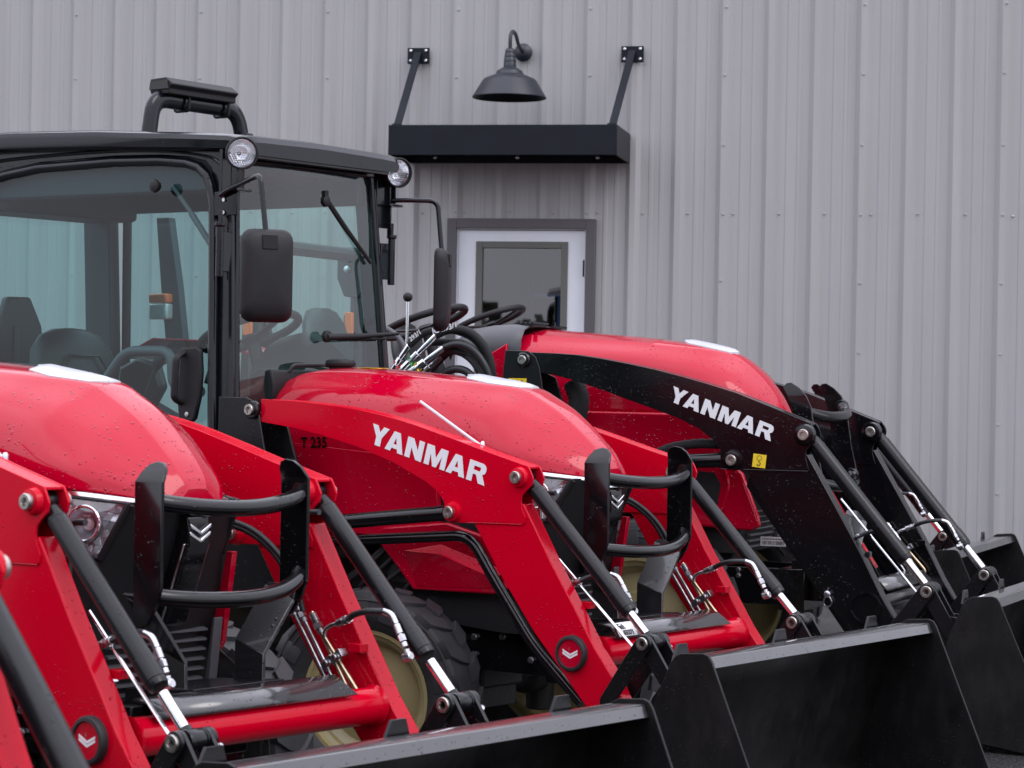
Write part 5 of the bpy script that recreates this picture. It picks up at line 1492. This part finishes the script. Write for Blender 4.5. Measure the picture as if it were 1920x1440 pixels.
# ------------------------------------------------------------------ the larger open-station machine
def big_tractor(name, loc, rz, red_loader=False):
    root = empty(name, loc, rz)
    st = [(-1.47, 1.665, (.20, 1.625), (.27, 1.56), (.305, 1.45), (.31, 1.30)),
          (-1.40, 1.672, (.195, 1.630), (.27, 1.56), (.305, 1.45), (.31, 1.30)),
          (-1.15, 1.655, (.19, 1.618), (.27, 1.55), (.305, 1.44), (.312, 1.30)),
          (-.90, 1.638, (.185, 1.606), (.27, 1.54), (.305, 1.43), (.312, 1.30)),
          (-.70, 1.616, (.165, 1.594), (.26, 1.52), (.30, 1.42), (.310, 1.30)),
          (-.58, 1.598, (.125, 1.583), (.24, 1.50), (.29, 1.40), (.302, 1.30)),
          (-.49, 1.572, (.075, 1.564), (.215, 1.48), (.275, 1.38), (.292, 1.29)),
          (-.42, 1.530, (.062, 1.524), (.185, 1.45), (.255, 1.36), (.275, 1.28)),
          (-.345, 1.462, (.056, 1.457), (.150, 1.40), (.225, 1.32), (.250, 1.26)),
          (-.285, 1.385, (.052, 1.381), (.120, 1.34), (.185, 1.28), (.210, 1.245)),
          (-.24, 1.30, (.045, 1.297), (.08, 1.275), (.125, 1.25), (.145, 1.235)),
          (-.222, 1.245, (.030, 1.243), (.045, 1.235), (.06, 1.225), (.075, 1.22))]
    h, rows = add_hood(root, st, -.45, .3)
    emblem(h, [(-.74, 0, 1.6195), (-.70, -.075, 1.610), (-.60, -.105, 1.592), (-.50, -.070, 1.570), (-.485, 0, 1.571), (-.50, .070, 1.570), (-.60, .105, 1.592), (-.70, .075, 1.610)], t=.008)
    for s in (-1, 1):
        mb = MB(); mb.prism([(-1.24, 1.305), (-.50, 1.305), (-.42, 1.20), (-.38, 1.08), (-.345, 1.05), (-.272, .87), (-.262, .825), (-.30, .805), (-.55, .815), (-1.2, .90)], s * .300, s * .335)
        sp = ob('side_panel', mb, 'red', root, bevel=.012, segs=3)
        mb = MB(); mb.tube(fillet([(-.60, s * .334, .98), (-.47, s * .336, .89), (-.43, s * .336, .885), (-.40, s * .336, 1.0), (-.43, s * .336, 1.08)], .03, 4), .008, 8); ob('panel_ridge', mb, 'red', sp)
        mb = MB(); mb.prism([(-.60, 1.06), (-.47, 1.05), (-.44, 1.0), (-.455, .91), (-.50, .905), (-.60, .97)], s * .3345, s * .3375); ob('painted_recess', mb, 'plastic', sp)  # flat dark plate painted in for the darker recess of the red panel
        mb = MB(); mb.prism([(-1.60, .90), (-1.66, 1.18), (-1.66, 1.36), (-1.62, 1.52), (-1.48, 1.60), (-1.48, .90)], s * .29, s * .312); ob('rear_side_panel', mb, 'red', root, bevel=.004)
        headlamp(root, s, (-.42, .268, 1.250), (-.262, .200, 1.222), (-.325, .225, 1.09), (-.40, .265, 1.11), (-.35, .245, 1.17), .046, ((-.42, .250, 1.262), (-.262, .130, 1.236)))
    front_end(root, None, dict(w=1.05, d=(-.25, .12)))
    mb = MB(); rows = []
    for u, z, w in ((-1.82, 1.585, .20), (-1.80, 1.625, .22), (-1.72, 1.668, .25), (-1.60, 1.685, .275), (-1.50, 1.690, .285), (-1.425, 1.680, .285)):
        rows.append([(u, -w, 1.50 if u > -1.7 else 1.55), (u, -w + .01, z - .06), (u, -w + .05, z - .012), (u, -w + .10, z), (u, 0, z + .008), (u, w - .10, z), (u, w - .05, z - .012), (u, w - .01, z - .06), (u, w, 1.50 if u > -1.7 else 1.55)])
    mb.grid(rows); cw = ob('dash_cowl', mb, 'plasticgrey', root, angle=40, solid=.006)
    for k in range(4):
        mb = MB(); mb.prism([(-1.50 + k * .022, 1.694), (-1.485 + k * .022, 1.703), (-1.480 + k * .022, 1.694)], -.16, .02); ob('vent_louvre', mb, 'plastic', cw)
    for k in range(2):
        mb = MB(); mb.box(-1.42, -1.40, -.2 + k * .25, -.05 + k * .25, 1.68, 1.69); ob('cowl_clip', mb, 'plastic', cw)
    chassis(root, du=-.12, dz=.04, wu=-.70, wz=.43, wr=.425, ww=.27, wv=.60, rrim=.245, steer=R(6), rear_u=-2.45, rear_r=.64)
    open_station(root, du=-.20, dz=.17)
    steering_wheel(root, (-2.05, 0, 1.700), .205, R(21), .0175)
    Q = dict(PC); Q['mat'] = 'red_arm' if red_loader else 'black'
    if red_loader: Q['pins'] = [(a, b, c, d, 'red_arm') for a, b, c, d, e in PC['pins']]
    loader(root, Q); brush_guard(root, Q); bucket(root, Q); hydraulics(root, Q)
    wordmark(.066, .487, -.607, -.5565, 1.360, R(-19.4), root)
    for s in (-1, 1):
        mb = MB(); mb.prism([(-.285, 1.06), (-.245, 1.055), (.205, .38), (.16, .38), (-.30, 1.0)], s * .40, s * .412); ob('frame_strap', mb, 'satin', root, bevel=.002)
    # wrapped hose under the boom and the sensor hose
    mb = MB(); mb.tube(catmull([(-.72, -.44, 1.12), (-.62, -.46, 1.158), (-.50, -.47, 1.178), (-.40, -.47, 1.180), (-.33, -.46, 1.20)], 6), [.020 + .003 * (i % 2) for i in range(25)], 10)
    ob('sleeved_hose', mb, 'sleeve', root)
    mb = MB(); mb.tube(catmull([(-1.10, -.43, 1.43), (-1.07, -.44, 1.36), (-1.08, -.44, 1.28), (-1.12, -.42, 1.2)], 6), [.045 + .004 * (i % 2) for i in range(19)], 12)
    ob('hose_bundle', mb, 'sleeve', root)
    return root

# ------------------------------------------------------------------ place the row
GRP = 'tractors parked in a row'
tB = small_tractor('tractor', (.32823656, 8.22860538, 0), -R(36))
tA = copy_tree(tB); tA.location = (-.82633, 6.2145, 0); tA.rotation_euler = (0, 0, -R(39))
for ch in tA.children_recursive:
    b_ = ch.name.split('.')[0]
    if b_ in ('bucket_shell', 'bucket_side', 'bucket_lip', 'lift_hook', 'hinge_ear', 'cutting_edge') and ch.parent == tA: ch.location.x += .070; ch.location.z += -.017
    if (b_ in ('pivot_sleeve', 'rocker_link', 'bucket_link') and ch.parent == tA) or b_ in ('clevis', 'piston_rod'): ch.location.x += .026; ch.location.z -= .026
tZ = copy_tree(tB, skip=('model_number', )); tZ.location = (-1.1747, 3.4549, 0); tZ.rotation_euler = (0, 0, -R(44))
build_cab(tB)
open_station(tA, rops=True); steering_wheel(tA, (-1.72, 0, 1.56), .19, R(22))
tag(tB, 'red tractor with a black glazed cab and a white wordmark on its red loader arm', 'tractor', GRP)
tag(tA, 'red tractor in the lower left foreground, bonnet and both red arms showing', 'tractor', GRP)
tag(tZ, 'nearest red tractor, only its blurred loader arm cut off by the left edge', 'tractor', GRP)

tC = big_tractor('tractor', (1.45088, 10.58639, 0), -R(24))
tag(tC, 'larger red tractor with a black loader arm carrying a white wordmark', 'tractor', GRP)
tD = big_tractor('tractor', (1.76434, 13.31519, 0), -R(22), red_loader=True)
tag(tD, 'furthest tractor, mostly hidden behind the one with the black loader arm', 'tractor', GRP)

for ch in tD.children:
    if ch.name.split('.')[0] in ('steering_wheel', 'steering_column'): ch.location.z += .085
# details only on the black-armed machine
def sticker(root, name, u, v, z, w, h, mat, ang=0.0):
    mb = MB()
    mb.add([(0, 0, 0), (w, 0, 0), (w, h, 0), (0, h, 0), (0, 0, .001), (w, 0, .001), (w, h, .001), (0, h, .001)], [(0, 3, 2, 1), (4, 5, 6, 7), (0, 1, 5, 4), (1, 2, 6, 5), (2, 3, 7, 6), (3, 0, 4, 7)])
    o = ob(name, mb, mat, root); o.matrix_local = side_m(u, v, z, ang); return o
for i in (0, 1):
    st = sticker(tC, 'warning_label', -1.352 + i * .044, -.5675, 1.400, .042, .044, 'yellow')
    mb = MB()
    for a, b in (((.005, .008), (.021, .038)), ((.021, .038), (.037, .008)), ((.037, .008), (.005, .008))):
        mb.tube([(a[0], a[1], .0012), (b[0], b[1], .0012)], .0012, 4)
    mb.tube([(.023, .028, .0014), (.018, .019, .0014), (.024, .019, .0014), (.019, .011, .0014)], .0010, 4)
    ob('warning_triangle', mb, 'ink', st)
st = sticker(tC, 'hook_label', -.228, -.5565, 1.090, .058, .056, 'yellow', R(-6))
mb = MB(); mb.tube([(.028 + .011 * math.cos(a), .040 + .010 * math.sin(a), .0014) for a in [i * 2*PI/12 for i in range(13)]], .0010, 4, caps=False)
mb.tube([(.028, .030, .0014), (.028, .024, .0014), (.035, .019, .0014), (.033, .010, .0014), (.026, .008, .0014), (.020, .013, .0014)], .0020, 5)
ob('hook_symbol', mb, 'ink', st)
st = sticker(tC, 'barcode_label', -.30, -.202, .735, .115, .040, 'white')
mb = MB(); random.seed(9); x = .006
while x < .106:
    w = random.choice((.001, .002, .003)); mb.box(x, x + w, .005, .022, .0010, .0014); x += w + random.choice((.0015, .002, .003))
for k in range(14): mb.box(.008 + k * .007, .012 + k * .007, .027, .034, .0010, .0014)
ob('barcode', mb, 'ink', st)
text_ob('model_number', 'YT351A', .055, 'white', tC, side_m(-1.03, -.316, 1.405), bold=.002)
# hair-pin clip on the loader leg
mb = MB(); mb.tube(catmull([(.115, -.562, .60), (.108, -.564, .57), (.098, -.566, .545), (.100, -.566, .525), (.118, -.566, .520), (.132, -.566, .535), (.124, -.566, .556), (.110, -.564, .575), (.118, -.562, .60)], 5), .0032, 6); ob('hairpin_clip', mb, 'zinc', tC)
mb = MB(); mb.lathe((.113, -.552, .572), (0, -1, 0), [(0, .014), (.02, .014), (.023, .009)], 14); ob('clip_pin', mb, 'zinc', tC)
mb = MB()
mb.tube(fillet([(-2.67, -.50, .95), (-2.67, -.50, 2.045), (-2.67, .50, 2.045), (-2.67, .50, .95)], .05, 5), .034, 8)
rb_ = ob('roll_frame', mb, 'hose', tC, angle=30)
for sv in (-.50, .50):
    mb = MB(); mb.prism([(-2.76, 2.085), (-2.61, 2.085), (-2.60, 1.88), (-2.64, 1.83), (-2.72, 1.84), (-2.76, 1.93)], sv - .05, sv + .05); pv = ob('pivot_box', mb, 'hose', rb_, bevel=.006)
    mb = MB(); mb.lathe((-2.70, sv - .052, 1.975), (0, -1, 0), [(0, .018), (.008, .018), (.012, .010)], 10); ob('pivot_bolt', mb, 'zinc', pv)
    mb = MB(); mb.box(-2.70, -2.66, sv - .075, sv - .045, 1.62, 1.76); ob('side_marker', mb, 'amber', rb_, bevel=.004)
    mb = MB(); mb.prism([(-2.78, 1.10), (-2.56, 1.10), (-2.58, 1.55), (-2.66, 1.75), (-2.76, 1.75)], sv + .03, sv + .06); ob('frame_gusset', mb, 'black', rb_, bevel=.003)
# joystick, bellows and quick couplers
mb = MB(); mb.tube([(-1.963, -.35, 1.48), (-1.962, -.35, 1.80)], .0065, 8); js = ob('joystick', mb, 'chrome', tC)
mb = MB(); mb.lathe((-1.962, -.35, 1.785), (0, 0, 1), [(0, .006), (.006, .016), (.014, .021), (.022, .0225), (.030, .021), (.038, .015), (.043, .005)], 20); ob('joystick_knob', mb, 'plastic', js, angle=60)
mb = MB(); mb.lathe((-1.963, -.35, 1.40), (0, 0, 1), [(0, .06), (.02, .045), (.035, .055), (.05, .040), (.065, .050), (.08, .034), (.095, .042), (.11, .026), (.125, .030), (.14, .015), (.16, .010)], 22); ob('lever_boot', mb, 'plastic', js, angle=50)
mb = MB(); mb.prism([(-2.06, 1.10), (-2.06, 1.42), (-1.86, 1.42), (-1.80, 1.10)], -.30, -.42); ob('valve_block', mb, 'plasticgrey', tC, bevel=.01)
mb = MB(); mb.tube(fillet([(-2.10, -.44, 1.70), (-1.95, -.44, 1.62), (-1.90, -.44, 1.50), (-1.90, -.44, 1.1)], .08, 6), .014, 10); ob('guard_rail', mb, 'plasticgrey', tC)
for i, (a, b, tie) in enumerate((((-1.965, -.50, 1.455), (-1.875, -.50, 1.585), 'redtie'), ((-1.915, -.53, 1.455), (-1.735, -.51, 1.630), 'green'), ((-1.875, -.55, 1.44), (-1.685, -.53, 1.575), 'yellowtie'), ((-1.84, -.50, 1.43), (-1.72, -.48, 1.54), 'bluetie'))):
    a, b = Vector(a), Vector(b); d = (b - a).normalized(); L = (b - a).length
    mb = MB(); mb.lathe(a, d, [(0, .012), (L * .12, .012), (L * .13, .016), (L * .30, .016), (L * .31, .012), (L * .38, .012), (L * .39, .018), (L * .52, .018), (L * .53, .013), (L * .60, .015), (L * .97, .015), (L, .012)], 12)
    cp = ob('hose_coupler', mb, 'chrome', tC, angle=30)
    c = a + d * L * .35
    mb = MB(); ring = [c + Vector((math.cos(t_) * .019, 0, math.sin(t_) * .019)) for t_ in [k * 2*PI/14 for k in range(15)]]; mb.tube(ring, .003, 6, caps=False); mb.tube([c + Vector((.01, -.02, -.01)), c + Vector((.018, -.03, -.05)), c + Vector((.01, -.03, -.10))], .0035, 6)
    ob('cable_tie', mb, tie, cp)
HH = [([(-1.875, -.50, 1.585), (-1.80, -.50, 1.640), (-1.71, -.50, 1.655), (-1.62, -.50, 1.645), (-1.54, -.49, 1.60), (-1.49, -.48, 1.50), (-1.47, -.46, 1.36)], .0165, 'sleeve'),
      ([(-1.735, -.51, 1.630), (-1.68, -.51, 1.652), (-1.60, -.52, 1.655), (-1.53, -.53, 1.625), (-1.47, -.53, 1.55), (-1.445, -.52, 1.42), (-1.44, -.5, 1.3)], .0175, 'sleeve'),
      ([(-1.685, -.53, 1.575), (-1.62, -.54, 1.590), (-1.55, -.55, 1.575), (-1.49, -.55, 1.52), (-1.45, -.54, 1.43), (-1.43, -.52, 1.3)], .0165, 'hose'),
      ([(-1.72, -.48, 1.54), (-1.66, -.49, 1.560), (-1.60, -.50, 1.545), (-1.54, -.51, 1.50), (-1.50, -.51, 1.42), (-1.49, -.50, 1.30)], .016, 'hose'),
      ([(-1.75, -.47, 1.38), (-1.70, -.50, 1.455), (-1.63, -.52, 1.48), (-1.56, -.53, 1.46), (-1.51, -.52, 1.38), (-1.50, -.5, 1.28)], .018, 'hose'),
      ([(-1.80, -.46, 1.60), (-1.70, -.45, 1.60), (-1.62, -.45, 1.59), (-1.56, -.45, 1.52), (-1.53, -.44, 1.40)], .017, 'sleeve'),
      ([(-1.71, -.52, 1.35), (-1.66, -.55, 1.415), (-1.59, -.56, 1.43), (-1.53, -.56, 1.39), (-1.50, -.54, 1.30)], .018, 'hose')]
random.seed(31)
for k in range(7):
    o_ = random.uniform(-.04, .05); p_ = random.uniform(-.03, .05); q_ = random.uniform(-.05, .02)
    HH.append(([(-1.90 + p_, -.45, 1.38 + o_), (-1.80 + p_, -.46 + q_, 1.50 + o_), (-1.70 + p_, -.47 + q_, 1.575 + o_ * .6), (-1.60, -.48 + q_, 1.58 + o_), (-1.52, -.47, 1.50 + o_), (-1.47 + q_, -.46, 1.36)], random.uniform(.008, .012), 'hose'))
for path, r, m in HH:
    mb = MB(); P_ = catmull(path, 7); mb.tube(P_, [r * (1 + (.05 if m == 'sleeve' else .0) * (i % 2)) for i in range(len(P_))], 12); ob('hydraulic_hose', mb, m, tC, angle=70)
text_ob('hose_marking', 'IC-293/1', .036, 'white', tC, side_m(-1.745, -.530, 1.635, R(14)), bold=.0008)
text_ob('hose_marking', '293/1', .030, 'white', tC, side_m(-1.86, -.5185, 1.600, R(35)), bold=.0006)

# paper tag on the tube cover of the cab tractor
def tube_tag(root):
    mb = MB(); M4 = Matrix.Translation((.316, -.385, .617)) @ Matrix.Rotation(R(90), 4, 'Z') @ Matrix.Rotation(R(57), 4, 'X')
    mb.add([M4 @ Vector(p) for p in ((0, 0, 0.004), (.105, 0, .004), (.105, .05, .004), (0, .05, .004))], [(0, 1, 2, 3)])
    tg = ob('paper_tag', mb, 'white', root, solid=.0006, recalc=False)
    text_ob('tag_writing', 'Feb.', .026, 'ink', tg, M4 @ Matrix.Translation((.010, .026, .006)), bold=.0006)
    text_ob('tag_writing', '03371', .024, 'ink', tg, M4 @ Matrix.Translation((.030, .004, .006)), bold=.0006)
tube_tag(tB)

# ------------------------------------------------------------------ what the paint and glass mirror: trees across the yard
random.seed(21)
mb = MB(); mbt = MB()
def leafq(c, s_):
    n = Vector((random.gauss(0, 1), random.gauss(0, 1), random.gauss(0, 1))).normalized(); u_ = n.orthogonal().normalized() * s_; w_ = n.cross(u_)
    mb.add([c + u_, c + w_, c - u_, c - w_], [(0, 1, 2, 3)])
for k in range(16000):
    near_ = k < 10000
    x = random.uniform(-70, 50) if near_ else random.uniform(-260, 260)
    hgt = 8.6 + 1.0 * math.sin(x * .11) + .7 * math.sin(x * .37 + 1) + .4 * math.sin(x * 1.3)
    leafq(Vector((x, -168 - random.uniform(0, 14), hgt * random.random())), random.uniform(.18, .42) if near_ else random.uniform(.5, 1.0))
for k in range(9):           # a few taller crowns
    x = (-120, -84, -60, -38, 22, 60, 95, 130, 160)[k]; hgt = random.uniform(11, 16)
    for j in range(700):
        t = random.random() ** .8; rr = (1.05 - t) * hgt * .22 + .3; th = random.uniform(0, 2 * PI)
        leafq(Vector((x + math.cos(th) * rr * math.sqrt(random.random()), -170 + math.sin(th) * rr, hgt * (.12 + .88 * t))), random.uniform(.15, .4))
M['leaf'] = plain('winter_tree_foliage', (0.035, 0.042, 0.03), 0.8)
fg = MB(); fg.add([(-240, -240, .02), (240, -240, .02), (240, -34, .02), (-240, -34, .02)], [(0, 1, 2, 3)]); tag(ob('field', fg, 'tan'), kind='structure')
tag(ob('treeline', mb, 'leaf', None, recalc=False), 'far line of dark trees across the yard behind the camera', None, kind='stuff')
